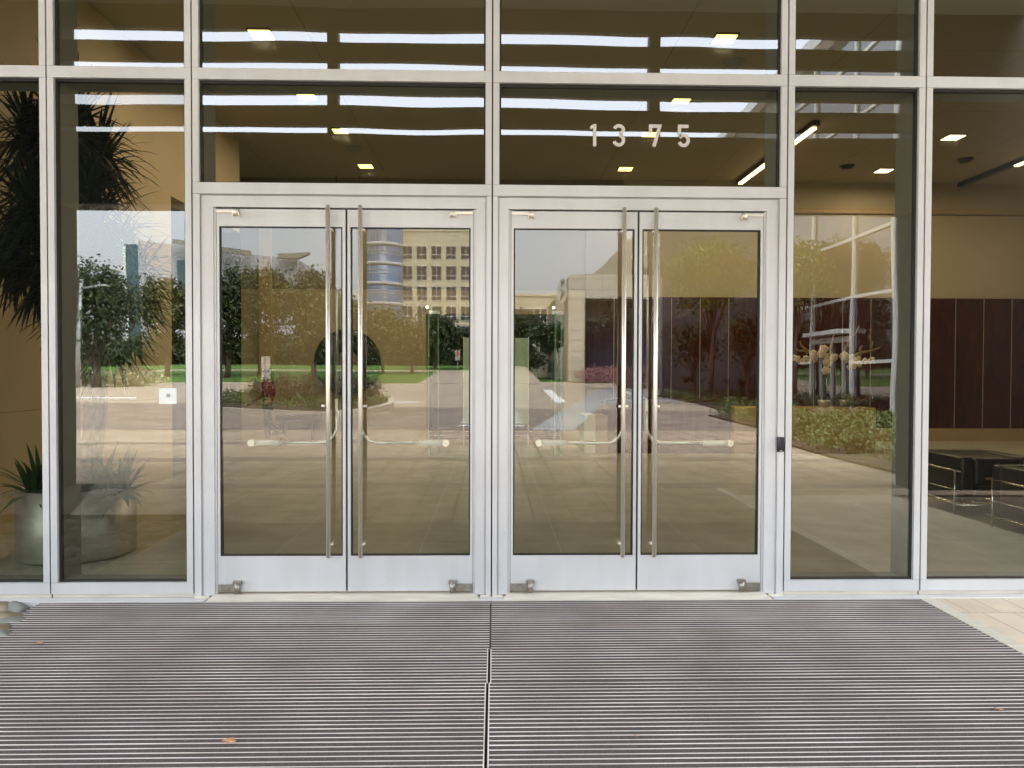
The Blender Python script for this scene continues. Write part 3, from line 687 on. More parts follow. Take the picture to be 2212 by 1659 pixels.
armchair(5.27,6.15,3.02,4.02,'black leather armchair farther from the glass at the right edge')
armchair(5.22,6.10,1.65,2.50,'nearer black leather armchair cut by the right edge')
# big planter and dracaena
pc=Vector((-3.68,1.38,0)); pr=.47
o=thing('planter','wide round brushed metal planter behind the left windows','planter',tuple(pc))
MB().lathe([(0,.004),(pr-.01,.004),(pr,.02),(pr,.60),(pr-.02,.60),(pr-.02,.54),(0,.54)],tuple(pc),48).build('planter_shell',potm,o)
MB().lathe([(pr-.025,.545),(0,.55)],tuple(pc),32).build('planter_soil',soil,o)
o=thing('dracaena_tree','tall dark spiky dracaena growing from the metal planter','potted tree',(pc.x,pc.y,.55))
tr=MB(); lv=MB()
heads=[(62,300,6.9),(150,270,6.7),(215,330,7.2),(70,440,6.6),(190,440,6.6),(110,380,7.3),(235,560,6.8),(95,560,6.9),(255,610,7.2),(150,560,6.5),(30,520,7.),(215,500,6.6),(160,640,7.),(190,610,6.4),(275,640,6.9),(300,585,7.0),(235,690,6.8)]
root=Vector((pc.x+.05,pc.y,.55)); fork=U(200,745,pc.y)
for i,(px,py,d) in enumerate(heads):
    hp=U(px,py,d-5.5); b=root+Vector((.08*math.cos(i*2.4),.08*math.sin(i*2.4),0)); mid=fork+Vector((random.uniform(-.14,.14),random.uniform(-.12,.12),random.uniform(-.1,.2)))
    if i%2==0: tr.tube([b,b.lerp(mid,.5)+Vector((.03,0,0)),mid,mid.lerp(hp,.5)+Vector((random.uniform(-.05,.05),0,0)),hp],[.045,.038,.034,.028,.02],8)
    else: tr.tube([mid,mid.lerp(hp,.5)+Vector((random.uniform(-.05,.05),0,0)),hp],[.032,.026,.02],8)
    for j in range(215):
        th=random.uniform(0,2*PI); el=random.uniform(-.75,1.35) if i<6 else random.uniform(-1.2,.95)
        dd=Vector((math.cos(th)*math.cos(el),math.sin(th)*math.cos(el),math.sin(el)))
        base=hp+Vector((0,0,random.uniform(-.20,.12)))
        blade(lv,base,dd,random.uniform(.34,.62),.034,random.uniform(.35,1.1) if el<.8 else .3,5)
tr.build('trunk',barkp,o); lv.build('leaves',drac,o)
for (px,py,lab,mm) in ((78,1052,'small green spiky plant at the left rim of the metal planter',lily),(215,1050,'small pale spiky plant at the right rim of the metal planter',lily),(262,1052,'little strap leaved plant at the far right rim of the planter',lily)):
    b=U(px,py,pc.y-.22); b.z=.56
    o=thing('spiky_plant',lab,'potted plant',tuple(b),group='spiky plants around the planter rim'); m=MB()
    for j in range(52):
        th=random.uniform(0,2*PI); el=random.uniform(.1,1.4)
        blade(m,b+Vector((random.uniform(-.05,.05),random.uniform(-.05,.05),0)),(math.cos(th)*math.cos(el),math.sin(th)*math.cos(el),math.sin(el)),random.uniform(.25,.48),.042,random.uniform(.5,1.1),6)
    m.build('leaves',mm,o)
# person walking in the lobby
def skinmesh(name,mat,chains,parent,sub=2):
    bm=bmesh.new(); lay=bm.verts.layers.skin.verify(); idx={}; root=None
    for ch in chains:
        prev=None
        for (key,co,rad) in ch:
            if key in idx: v=idx[key]
            else:
                v=bm.verts.new(co); idx[key]=v; r_=rad if isinstance(rad,tuple) else (rad,rad); v[lay].radius=r_
                if root is None: root=v; v[lay].use_root=True
            if prev is not None and prev is not v:
                try: bm.edges.new((prev,v))
                except ValueError: pass
            prev=v
    me=bpy.data.meshes.new(name); bm.to_mesh(me); bm.free(); ob=bpy.data.objects.new(name,me); COL.objects.link(ob)
    ob.modifiers.new('s','SKIN').use_smooth_shade=True; ob.modifiers.new('u','SUBSURF').levels=sub; ob.modifiers['u'].render_levels=sub
    dg=bpy.context.evaluated_depsgraph_get(); ev=ob.evaluated_get(dg); me2=bpy.data.meshes.new_from_object(ev)
    ob.modifiers.clear(); ob.data=me2; me2.name=name
    me2.materials.clear(); me2.materials.append(mat)
    for p in me2.polygons: p.use_smooth=True
    if parent is not None: ob.parent=parent
    return ob
py_=16.35-5.5; pX=U(579,955,py_).x
per=thing('person','person with long dark hair, red top and jeans walking left inside the lobby','person',(pX,py_,0))
# local coordinates: walking towards -x
sk=[[('pel',(0,0,.93),(.12,.13)),('wst',(0,0,1.08),(.095,.115)),('chs',(.0,0,1.27),(.11,.15)),('nck0',(-.005,0,1.40),(.07,.08)),('nck',(-.02,0,1.455),.045),('hd0',(-.035,0,1.52),(.068,.062)),('hd1',(-.035,0,1.585),(.085,.075)),('hd2',(-.03,0,1.635),(.06,.055))],
 [('hd0',(-.035,0,1.52),.068),('chin',(-.085,0,1.497),(.028,.026))],[('hd1',(-.035,0,1.585),.08),('nose',(-.118,0,1.555),(.012,.011))],
 [('pel',(0,0,.93),.12),('hl',(-.01,.085,.88),(.085,.085)),('kl',(-.045,.085,.48),.06),('al',(.0,.085,.09),.038),('tl',(-.14,.085,.035),(.032,.036))],
 [('pel',(0,0,.93),.12),('hr',(.01,-.085,.88),(.085,.085)),('kr',(.05,-.085,.47),.06),('ar',(.34,-.085,.22),.038),('tr',(.37,-.085,.10),(.03,.034))],
 [('chs',(.0,0,1.27),.11),('sl',(0,.165,1.345),.055),('el',(.055,.21,1.09),.042),('wl',(-.10,.22,.93),.028)],
 [('chs',(.0,0,1.27),.11),('sr',(0,-.165,1.345),.055),('er',(.0,-.21,1.08),.042),('wr',(-.26,-.20,.94),.028),('pr',(-.33,-.20,.90),(.034,.018))],]
body=skinmesh('body',skin,sk,per)
hands=[]
for (wx,wy,wz,dx,dz) in ((-.33,-.20,.90,-1,-.5),(-.10,.22,.93,-.6,-.8)):
    dv=Vector((dx,0,dz)).normalized(); sd=Vector((0,1,0)); up_=dv.cross(sd)
    w0=Vector((wx,wy,wz))
    fm=MB()
    fm.tube([w0-dv*.04,w0+dv*.01,w0+dv*.045],[.026,.032,.030],8)
    for q,L in enumerate((.062,.072,.076,.064)):
        b=w0+dv*.04+sd*((q-1.5)*.017); fm.tube([b,b+dv*L*.5-up_*.006,b+dv*L*.95-up_*.022],[.009,.008,.006],6)
    b=w0+dv*.005+sd*.03; fm.tube([b,b+dv*.03+sd*.022,b+dv*.058+sd*.024],[.011,.009,.007],6)
    fm.v=[tuple(v) for v in fm.v]; hands.append(fm)
hm=MB()
for f_ in hands: hm.add(f_.v,f_.f,0,True)
h_=hm.build('hands',skin,None); h_.parent=per
jk=[[('a',(0,0,.90),(.135,.150)),('b',(0,0,1.08),(.115,.135)),('c',(0,0,1.27),(.125,.165)),('d',(-.005,0,1.385),(.085,.10))],
 [('c',(0,0,1.27),.12),('s1',(0,.17,1.35),.068),('e1',(.058,.213,1.09),.056),('w1',(-.07,.22,.955),.042)],
 [('c',(0,0,1.27),.12),('s2',(0,-.17,1.35),.068),('e2',(.002,-.213,1.08),.056),('w2',(-.22,-.20,.955),.042)]]
skinmesh('red_top',redj,jk,per)
jn=[[('p',(0,0,.93),(.13,.14)),('q',(0,0,.85),(.12,.13))],[('p',(0,0,.93),.13),('h1',(-.01,.085,.86),.098),('k1',(-.045,.085,.48),.074),('a1',(-.005,.085,.12),.058)],
 [('p',(0,0,.93),.13),('h2',(.01,-.085,.86),.098),('k2',(.05,-.085,.47),.074),('a2',(.315,-.085,.24),.056)]]
skinmesh('jeans',jean,jn,per)
hr=[[('t',(-.015,0,1.655),(.065,.06)),('u',(.012,0,1.60),(.10,.092)),('v',(.03,0,1.50),(.095,.095)),('w',(.045,0,1.38),(.075,.10)),('x',(.06,0,1.25),(.04,.08))]]
skinmesh('hair',hairm,hr,per)
sh=MB().bbox(-.19,.06,.045,.125,.0,.075,.025,seg=2); s_=sh.build('shoe',shoe,None); s_.parent=per
sh=MB(); sh.bbox(-.03,.03,-.04,.04,-.12,.12,.025,seg=2); s_=sh.build('shoe',shoe,None); s_.parent=per; s_.location=(.395,-.085,.125); s_.rotation_euler=(0,R(-28),0)
per.rotation_euler=(0,0,0)
# ================================================================== EXTERIOR, in front of the building
# ground sheets
def gp(*pts,z=0.): return [(G(px,py).x,G(px,py).y) for px,py in pts]
def yd(d): return yr(d)
struct(MB().sheet([(-500,900),(500,900),(500,-900),(-500,-900)],-.16).build('ground',grass))
struct(MB().box(-3.152,3.062,-2.625,-.081,-.15,-.021).build('mat_pit',soil))
m=MB()
m.box(3.064,3.164,-5.0,-.081,-.15,.0045); struct(m.build('paving_border',sill))
m=MB(); m.sheet([(3.166,-.081),(5.25,-.081),(5.25,-4.4),(3.166,-4.4)],.002); struct(m.build('entrance_paving',pavem2))
struct(MB().box(5.252,15,-4.4,-.081,-.1,-.02).build('mulch_bed',P('brown_mulch',(.17,.125,.085),.95,var=.3,scale=9)))
m=MB(); m.sheet([(-30,-3.09),(-3.156,-3.09),(-3.156,-2.63),(3.062,-2.63),(3.062,-4.4),(40,-4.4),(40,yd(20.5)),(-30,yd(20.5))],0.); struct(m.build('plaza_paving',pavem))
m=MB()
for d0,d1 in ((16.8,17.25),(13.8,14.3),(10.6,11.05)):
    m.sheet([(-30,yd(d0)),(40,yd(d0)),(40,yd(d1)),(-30,yd(d1))],.004)
struct(m.build('paving_band',bandm))
m=MB().sheet([(-30,yd(20.5)),(9,yd(20.5)),(9,yd(30)),(-30,yd(40))],.001); struct(m.build('cobbled_drive',cobble))
m=MB().sheet([(-90,yd(20.5)),(60,yd(20.5)),(60,yd(98)),(-90,yd(98))],-.006); struct(m.build('road',roadm))
m=MB().sheet(gp((1145,930),(1290,842),(1445,842),(1480,868),(1300,875),(1240,930)),.005); struct(m.build('driveway',roadb))
m=MB()
m.sheet(gp((1172,843),(1190,843),(1222,870),(1200,870)),.010)
m.sheet(gp((1330,842),(1345,842),(1400,862),(1385,862)),.010)
m.sheet(gp((168,856.5),(293,858),(293,860),(168,858.5)),.006); m.sheet(gp((790,868),(905,868),(905,870),(790,870)),.006)
z=0
d=22.
while d<60:
    m.sheet([(-1.0,yd(d)),(.9,yd(d)),(.9,yd(d+.28)),(-1.0,yd(d+.28))],.012); d+=1.3
struct(m.build('road_markings',white))
# raised lawn with a kerb and a path
zL=lambda d: max(0,(d-79)*.044)
m=MB(); ds=[80,105,109,150,400]; 
def strip(m,x0,x1,d0,d1,dz=0.,sk=0.):
    m.add([(x0,yd(d0),zL(d0)+.12+dz),(x1,yd(d0),zL(d0)+.12+dz),(x1+sk,yd(d1),zL(d1)+.12+dz),(x0,yd(d1),zL(d1)+.12+dz)],[(3,2,1,0)])
strip(m,-120,-8.0,80,106,0,4.); strip(m,-120,-3.,106,109,0,.5); strip(m,-120,-2.5,109,152,0,1.)
struct(m.build('lawn',grass))
m=MB()
strip(m,-120,5,105.5,109,.006); strip(m,-7.8,5,80,105.5,.004); strip(m,-2.,5,109,152,.004)
struct(m.build('path',roadm))
m=MB().box(-120,80,yd(80.4),yd(79.9),-.02,.15); struct(m.build('lawn_kerb',curbc))
m=MB(); m.add([(-300,yd(152),2.7),(300,yd(152),2.7),(300,yd(400),2.8),(-300,yd(400),2.8)],[(3,2,1,0)]); struct(m.build('far_parking',roadm))
# leaf clouds
def cloud(m,c,rx,ry,rz,n,s,clump=10,seedk=0,flat=.0,hollow=.45):
    c=Vector(c)
    k=max(1,n//clump)
    for i in range(k):
        while True:
            v=Vector((random.uniform(-1,1),random.uniform(-1,1),random.uniform(-1,1)))
            if hollow<v.length<1: break
        w=1+.22*math.sin(3.1*v.x+seedk)*math.cos(2.7*v.z+seedk*1.7)
        p=c+Vector((v.x*rx*w,v.y*ry*w,v.z*rz*w))
        cs=s*random.uniform(1.2,3.2)
        for j in range(clump):
            q=p+Vector((random.gauss(0,cs),random.gauss(0,cs),random.gauss(0,cs*.7)))
            a=Vector((random.uniform(-1,1),random.uniform(-1,1),random.uniform(-1,1))).normalized()
            b=a.cross(Vector((random.uniform(-1,1),random.uniform(-1,1),random.uniform(-1,1)))).normalized()
            l=s*random.uniform(.6,1.25); w2=l*.55
            m.add([q-a*l,q+b*w2,q+a*l,q-b*w2],[(0,1,2,3)])
def tree(px0,px1,pytop,pycrown,d,mat,label,n=5200,s=None,zb=0.,name='tree',trunk=.16,lobes=5,pybase=None,hollow=.4,group='trees across the road'):
    a=M(px0,pycrown,d); b=M(px1,pytop,d); x0,x1=min(a.x,b.x),max(a.x,b.x); z0,z1=a.z,b.z; y=a.y
    cx_=(x0+x1)/2; rx=(x1-x0)/2; o=thing(name,label,'tree',(cx_,y,zb),group=group)
    s=s or .0027*d; cz=(z0+z1)/2; rz=(z1-z0)/2
    m=MB(); random.seed(int(px0*13+pytop))
    cloud(m,(cx_,y,cz-rz*.1),rx*.72,rx*.7,rz*.72,int(n*.45),s,seedk=px0,hollow=.2)
    pts=[]
    for k in range(lobes):
        an=PI*(.12+.76*k/(lobes-1))+random.uniform(-.1,.1); q=(cx_+rx*.62*math.cos(an),y+random.uniform(-.3,.3)*rx,cz+rz*.52*math.sin(an)*random.uniform(.8,1.1)-rz*.05)
        pts.append(q); cloud(m,q,rx*random.uniform(.34,.48),rx*.45,rz*random.uniform(.32,.46),int(n*.55/lobes),s,seedk=k,hollow=.2)
    m.build('crown',mat,o)
    t=MB(); t.tube([(cx_,y,zb-.2),(cx_+.1*rx*.3,y,zb+(z0-zb)*.6),(cx_,y,cz)],[trunk*1.3,trunk,trunk*.6],8)
    for q in pts: t.tube([(cx_,y,zb+(z0-zb)*.7+.1),((cx_+q[0])/2,(y+q[1])/2,(z0+q[2])/2),q],[trunk*.6,trunk*.4,trunk*.15],6)
    t.build('trunk',bark,o)
tree(118,298,552,786,70,leafA,'dark rounded tree behind the left street lamp',zb=.0,n=7000,trunk=.3)
tree(292,420,578,780,92,leafB,'olive tree in front of the blue glass building',zb=.5,trunk=.3)
tree(420,560,566,788,88,leafA,'dark full tree left of the monument sign',zb=.4,trunk=.3)
tree(478,640,543,786,94,leafB,'tall golden olive tree behind the monument sign',zb=.5,n=7000,trunk=.3)
tree(610,742,566,788,86,leafB,'wide olive tree right of the monument sign',zb=.3,n=7000,trunk=.3)
tree(700,790,622,788,96,leafA,'dark tree between the first pair of door leaves',zb=.6,trunk=.25)
tree(775,875,648,788,98,leafB,'small olive tree before the glass tower',zb=.7,n=3600,trunk=.2)
tree(845,932,686,786,100,leafB,'olive tree before the cream office block',zb=.8,n=3200,trunk=.2)
tree(900,980,664,780,112,leafA,'dark tree before the cream office block windows',zb=1.2,n=3200,trunk=.2)
tree(960,1055,700,780,114,leafA,'low dark tree beside the centre mullion',zb=1.2,n=1800,trunk=.2)
tree(1080,1165,664,762,125,leafA,'dark tree under the low cream wing',zb=1.5,n=3200,trunk=.2)
tree(1150,1224,696,760,118,leafA,'small dark tree next to the stone portal',zb=1.3,n=1600,trunk=.2)
tree(1275,1425,636,775,62,leafA,'dark loose tree before the stone portal',n=1500,s=.13,trunk=.12,group='trees along the right wing',hollow=.5)
tree(1424,1650,500,700,40,leafC,'bright green tree over the lamp post at right',n=5200,s=.115,trunk=.12,group='trees along the right wing')
tree(1440,1560,690,810,44,leafA,'dark understorey tree behind the right planting bed',n=1500,s=.12,trunk=.08,group='trees along the right wing')
tree(1560,1670,660,800,36,leafA,'dark slim tree near the right door edge',n=1500,s=.11,trunk=.08,group='trees along the right wing')
tree(1640,1790,500,700,33,leafC,'green tree beside the wing glazing',n=2600,s=.11,trunk=.11,group='trees along the right wing')
# far wood line and fence
m=MB(); random.seed(5)
x=-190
while x<-22:
    cloud(m,(x,yd(165)+random.uniform(-3,3),5.2+random.uniform(-.6,.8)),6,3,3.4,420,.42,hollow=.1); x+=7.
tag(m.build('woodland',leafA),None,None,None,'stuff')
m=MB(); random.seed(6)
px=150
while px<1150:
    if not (400<px<440): 
        hgt={0:742,1:728,2:735,3:748}[int(px/60)%4]+random.uniform(-10,10); p=M(px,hgt,128); z1=p.z; z0=1.9
        if px>930: z1=M(px,760,128).z
        cloud(m,(p.x,p.y+random.uniform(-2,2),(z0+z1)/2),2.6,2.2,(z1-z0)/2,1000,.30,hollow=.05)
    px+=22
tag(m.build('shrubbery',leafA),None,None,None,'stuff')
m=MB()
for k in range(26):
    p=M(745+k*11.5,770,150); m.box(p.x-.08,p.x+.08,p.y-.08,p.y+.08,2.6,5.4)
m.box(M(740,770,150).x,M(1035,770,150).x,yd(150)-.04,yd(150)+.04,5.2,5.35)
tag(m.build('fence',wframe,None,off=(M(880,770,150).x,yd(150),2.6)),'thin white railing fence behind the lawn under the cream block','fence')
# hedge island
isl=[(700,906),(620,903),(540,899),(475,894),(425,886),(430,874),(490,863),(590,858),(700,857),(800,861),(849,870),(851,880),(822,890),(768,900)]
poly=[(G(*p).x,G(*p).y) for p in isl]; cxx=sum(p[0] for p in poly)/len(poly); cyy=sum(p[1] for p in poly)/len(poly)
inner=[((p[0]-cxx)*.93+cxx,(p[1]-cyy)*.965+cyy) for p in poly]
isd=MB(); isd.prism(poly,-.01,.22); struct(isd.build('island_kerb',curbc)); struct(MB().prism(inner,.20,.245).build('island_soil',soil))
m=MB(); random.seed(3)
def inpoly(x,y,pl):
    c=False; n=len(pl)
    for i in range(n):
        x1,y1=pl[i]; x2,y2=pl[(i+1)%n]
        if (y1>y)!=(y2>y) and x<(x2-x1)*(y-y1)/(y2-y1)+x1: c=not c
    return c
xs=[p[0] for p in inner]; ys=[p[1] for p in inner]; cnt=0
while cnt<260:
    x=random.uniform(min(xs),max(xs)); y=random.uniform(min(ys),max(ys))
    if inpoly(x,y,inner): cloud(m,(x,y,.38),.24,.24,.13,34,.055,clump=6,hollow=0); cnt+=1
tag(m.build('island_groundcover',leafD),None,None,None,'stuff')
def shrub(px0,px1,pytop,pybot,d,mat,label,n=1500,s=.07,name='shrub',zb=.245,group='clipped shrubs on the island'):
    a=M(px0,pybot,d); b=M(px1,pytop,d); cx_=(a.x+b.x)/2; o=thing(name,label,'shrub',(cx_,a.y,zb),group=group)
    m=MB(); rx=abs(b.x-a.x)/2; cz=(a.z+b.z)/2; rz=(b.z-a.z)/2
    cloud(m,(cx_,a.y,cz),rx,rx*.8,rz,n,s,hollow=.1,clump=8); m.build('foliage',mat,o)
    t=MB()
    for k in range(6):
        an=k*1.05; t.tube([(cx_+.06*math.cos(an),a.y+.06*math.sin(an),zb),(cx_+rx*.5*math.cos(an),a.y+rx*.4*math.sin(an),cz)],[.025,.012],5)
    t.build('stems',bark,o)
for k,(a,b,t_) in enumerate(((536,598,820),(585,650,814),(640,705,812),(695,762,811),(748,818,813))):
    shrub(a,b,t_,862,30,leafE,['russet shrub at the left end of the island row','second russet shrub from the left on the island','middle russet shrub on the island','russet shrub under the black disc on the island','russet shrub at the right end of the island row'][k],n=1500,s=.055)
# left verge planting
shrub(200,345,800,838,74,leafG,'pale striped grass clump by the left road edge',n=1500,s=.16,zb=0,name='grass_clump',group='verge planting at left')
shrub(245,325,792,812,84,leafE,'low russet shrub behind the striped grass',n=900,s=.14,zb=.1,group='verge planting at left')
shrub(160,215,790,836,76,leafA,'dark bush at the foot of the left street lamp',n=900,s=.15,zb=0,group='verge planting at left')
# monument sign
a=M(560,822,70); b=M(583,770,70)
o=thing('monument_sign','tall pale slab sign standing on the lawn edge','sign',((a.x+b.x)/2,a.y,0))
m=MB().prism([(a.x,a.y-1.2),(a.x+.25,a.y-1.2),(b.x,a.y),(b.x-.8,a.y)],0,b.z); m.build('sign_slab',bstone,o); bx('sign_base',curbc,o,a.x-.2,b.x+.2,a.y-1.4,a.y+.2,0,.25)
a=M(984,778,100); b=M(994,756,100)
o=thing('small_sign','small white board with a red mark on the far lawn','sign',((a.x+b.x)/2,a.y,.7))
bx('board',bstone,o,a.x,b.x,a.y-.05,a.y+.05,a.z,b.z); bx('red_mark',redm,o,a.x+.14,b.x-.14,a.y+.052,a.y+.07,a.z+.65,a.z+1.05); bx('post',galv,o,(a.x+b.x)/2-.04,(a.x+b.x)/2+.04,a.y-.12,a.y-.06,.6,a.z+.3)
# street lamps
def lamp(pxp,pytop,pybase,d,pxa,pya,label,w=.12):
    b=M(pxp,pybase,d); t=M(pxp,pytop,d); e=M(pxa,pya,d)
    o=thing('street_lamp',label,'street lamp',(b.x,b.y,0))
    MB().tube([(b.x,b.y,0),(b.x,b.y,t.z)],[w,w*.65],10).build('pole',galv,o)
    arm=M(pxp,pya+6,d)
    MB().tube([(b.x,b.y,arm.z),(e.x,e.y,e.z)],[.11,.06],6).build('arm',galv,o)
    MB().bbox(e.x-.1,e.x+1.0,e.y-.2,e.y+.2,e.z-.08,e.z+.12,.05).build('lamp_head',galv,o)
    return o
lamp(176,608,835,68,212,622,'tall grey street lamp with one arm in the left window',w=.22)
b=M(1430,858,44.5); t=M(1428,600,44.5); e=M(1416,583,44.5)
o=thing('street_lamp','slim grey lamp post before the right building','street lamp',(b.x,b.y,0))
MB().tube([(b.x,b.y,0),(t.x,t.y,t.z),(e.x,e.y,e.z)],[.13,.09,.07],10).build('pole',galv,o); MB().ball((e.x-.05,e.y,e.z+.1),.22,0,1,1,.5).build('lamp_head',galv,o)
# cars parked far away
def car(px,d,mat,label):
    p=M(px,778,d); o=thing('parked_car',label,'car',(p.x,p.y,2.7),group='cars parked beyond the lawn')
    x,y,z=p.x,p.y,2.75; m=MB()
    pr_=[(-2.2,.35),(-2.25,.75),(-1.5,.88),(-.9,1.38),(.7,1.42),(1.4,.95),(2.2,.85),(2.25,.4)]
    m.elev([(x+a,z+b) for a,b in pr_],y-.85,y+.85); m.build('body',mat,o)
    m=MB().elev([(x-1.3,z+.92),(x-.85,z+1.32),(x+.65,z+1.36),(x+1.2,z+.95)],y-.87,y+.87); m.build('windows',bglass,o)
    for dx in (-1.4,1.4):
        for yy in (y-.8,y+.62): MB().tube([(x+dx,yy,z+.33),(x+dx,yy+.2,z+.33)],.33,14).build('wheel',tyre,o)
car(281,158,carw,'white car parked beyond the lawn in the left window'); car(345,162,carg,'silver car parked beyond the lawn at the left door frame'); car(868,162,carg,'grey car half hidden under the olive trees')
# ---- buildings
def building(name,label,px0,px1,pytop,d,mat,depth=25,zb=0,cat='building'):
    a=M(px0,pytop,d); b=M(px1,pytop,d); o=thing(name,label,cat,((a.x+b.x)/2,a.y,zb)); z=a.z
    MB().box(a.x,b.x,a.y-depth,a.y,zb,z).build('wall',mat,o); return o,min(a.x,b.x),max(a.x,b.x),a.y,z
# blue-white office far left
a=M(262,526,175); b=M(298,526,175)
o=thing('office_block','pale panelled office with teal glass end and flat roof visor, behind the left trees','building',(-60,a.y,0))
MB().box(a.x,b.x,a.y-20,a.y-1,0,a.z).build('glass_end',bteal,o)
bx('stair_fin',wframe,o,a.x-.1,a.x+.5,a.y-1.2,a.y-.8,0,a.z-.3)
c=M(298,519,172); e=M(642,556,172); k=M(298,519,172).z; k2=M(642,560,172).z
m=MB().elev([(c.x,0),(c.x,k),(M(480,538,172).x,M(480,541,172).z),(e.x,k2),(e.x,0)],c.y-25,c.y); m.build('wall',bpanel,o)
q0=M(375,517,170); q1=M(540,541,170)
m=MB().elev([(q0.x,M(375,526,170).z),(q0.x,q0.z),(q1.x,q1.z),(q1.x,M(540,552,170).z)],q0.y-.5,q0.y+.4); m.build('roof_screen',bgrey,o)
q0=M(600,553,170); q1=M(668,546,170)
m=MB().elev([(q0.x,M(600,556,170).z),(q0.x,M(600,548,170).z),(q1.x,M(668,545,170).z),(q1.x,M(668,549,170).z),(M(642,558,170).x,M(642,559,170).z)],q0.y-1.2,q0.y+.5); m.build('roof_visor',bgrey,o)
m=MB()
for py in (585,): 
    m.box(M(380,600,171).x,M(405,600,171).x,c.y+.02,c.y+.3,M(390,560,171).z-14,M(390,560,171).z)
m.build('window_band',bteal,o)
# cream office with round glass tower
o=thing('cream_office','cream office block with square windows and a round blue glass tower','building',(M(940,700,150).x,yd(150),0))
xa,xb=M(861,500,150).x,M(1075,500,150).x; ztop=M(900,501,150).z; yf=yd(150)
cream=MB().box(xa,xb,yf-25,yf,0,ztop); cream.build('wall',bbeige,o)
bx('parapet',bbeige,o,xa-.15,xb+.15,yf-25,yf+.15,ztop,ztop+.5)
rows=[(533,560),(575,604),(618,647),(660,690),(703,730)]
col0=871; pitch=31.2
for r,(t0,t1) in enumerate(rows):
    for cidx in range(7):
        px=col0+pitch*cidx; a=M(px,t1+ (px-871)*0.0,150); b=M(px+20.5,t0,150)
        fr=MB(); fr.box(a.x-.06,b.x+.06,yf-.05,yf+.08,a.z-.08,a.z); fr.box(a.x-.06,b.x+.06,yf-.05,yf+.08,b.z,b.z+.08)
        fr.box((a.x+b.x)/2-.035,(a.x+b.x)/2+.035,yf+.03,yf+.09,a.z,b.z).box(a.x,b.x,yf+.03,yf+.085,a.z+.75,a.z+.85)
        w=fr.build('window',wframe,o); MB().box(a.x,b.x,yf-.02,yf+.02,a.z,b.z).build('pane',bglass,w)
tc_=Vector((M(822,500,146).x,yd(150)+1,0)); tr_=(M(866,500,146).x-M(776,500,146).x)/2
zt=M(822,470,146).z+6
MB().lathe([(tr_,0),(tr_,zt),(0,zt)],tuple(tc_),40).build('tower_glass',bblue,o)
m=MB()
for py in (520,563,607,651,695):
    zc_=M(822,py,146-tr_).z
    m.lathe([(tr_+.0,zc_-.3),(tr_+.12,zc_-.3),(tr_+.12,zc_+.3),(tr_,zc_+.3)],tuple(tc_),40)
    for dz in (-1.9,-1.3): m.lathe([(tr_+.0,zc_+dz-.05),(tr_+.06,zc_+dz-.05),(tr_+.06,zc_+dz+.05),(tr_,zc_+dz+.05)],tuple(tc_),40)
m.build('floor_bands',bpanel,o)
m=MB()
for k in range(36):
    an=2*PI*k/36; x=tc_.x+(tr_+.03)*math.cos(an); y=tc_.y+(tr_+.03)*math.sin(an); m.tube([(x,y,0),(x,y,zt)],.045,4,caps=False)
m.build('tower_mullions',bpanel,o)
lz=M(1160,638,150).z
MB().box(xb+.2,M(1262,640,150).x,yf-20,yf-.3,0,lz).build('low_wing_wall',bbeige,o)
bx('low_wing_parapet',bbeige,o,xb+.2,M(1262,640,150).x,yf-20,yf-.1,lz,lz+.4)
for x0,x1 in ((1112,1138),(1139,1152),(1153,1166),(1167,1181),(1209,1222)):
    a=M(x0,691,150); b=M(x1-1,666,150); w=MB().box(a.x-.1,b.x+.1,yf-.32,yf-.2,a.z-.12,b.z+.12).build('window',wframe,o); MB().box(a.x,b.x,yf-.21,yf-.15,a.z,b.z).build('pane',bglass,w)
for x0,x1 in ((1112,1150),(1165,1210)):
    a=M(x0,760,150); b=M(x1,722,150); w=MB().box(a.x-.1,b.x+.1,yf-.32,yf-.2,a.z-.12,b.z+.12).build('window',wframe,o); MB().box(a.x,b.x,yf-.21,yf-.15,a.z,b.z).build('pane',bglass,w)
# stone portal building and the curved-roof hall behind it
d=100; yf=yd(d)
def mx(px): return M(px,600,d).x
def mz(py,px=1250): return M(px,py,d).z
o=thing('stone_portal','pale stone portal frame with a round emblem on its corner','building',(mx(1300),yf,0))
MB().box(mx(1226),mx(1263),yf-6,yf,0,mz(642)-.02).build('portal_pier',bstone,o)
MB().elev([(mx(1226),mz(642)),(mx(1226),mz(598)),(mx(1237),mz(590)),(mx(1430),mz(592)),(mx(1430),mz(645))],yf-6,yf+.02).build('portal_beam',bstone,o)
MB().box(mx(1263)+.02,mx(1430),yf-5.5,yf-5,0,mz(644)).build('recessed_wall',bgrey,o)
MB().box(mx(1275),mx(1430),yf-5,yf-4.8,0,mz(690)).build('entrance_glass',bglass,o)
ec=Vector((mx(1222),yf-2,mz(621)))
m=MB(); n=28; m.add([(ec.x-.25+.5*math.cos(2*PI*i/n)*1.0,ec.y-1.2+1.9*math.cos(2*PI*i/n),ec.z+1.7*math.sin(2*PI*i/n)) for i in range(n)]+[(ec.x-.15+.5*math.cos(2*PI*i/n),ec.y-1.2+1.9*math.cos(2*PI*i/n),ec.z+1.7*math.sin(2*PI*i/n)) for i in range(n)],
 [tuple(range(n)),tuple(range(n,2*n))[::-1]]+[(i,n+i,n+(i+1)%n,(i+1)%n) for i in range(n)]); em_=m.build('round_emblem',wframe,o)
m=MB().tube([(ec.x-.3+.5*math.cos(t)*.6*(1 if t<PI else -1)*.2,ec.y-1.2+1.0*math.cos(t*1.5),ec.z+1.3-2.6*t/6.28) for t in [i*.4 for i in range(16)]],.14,5); m.build('emblem_mark',bteal,em_)
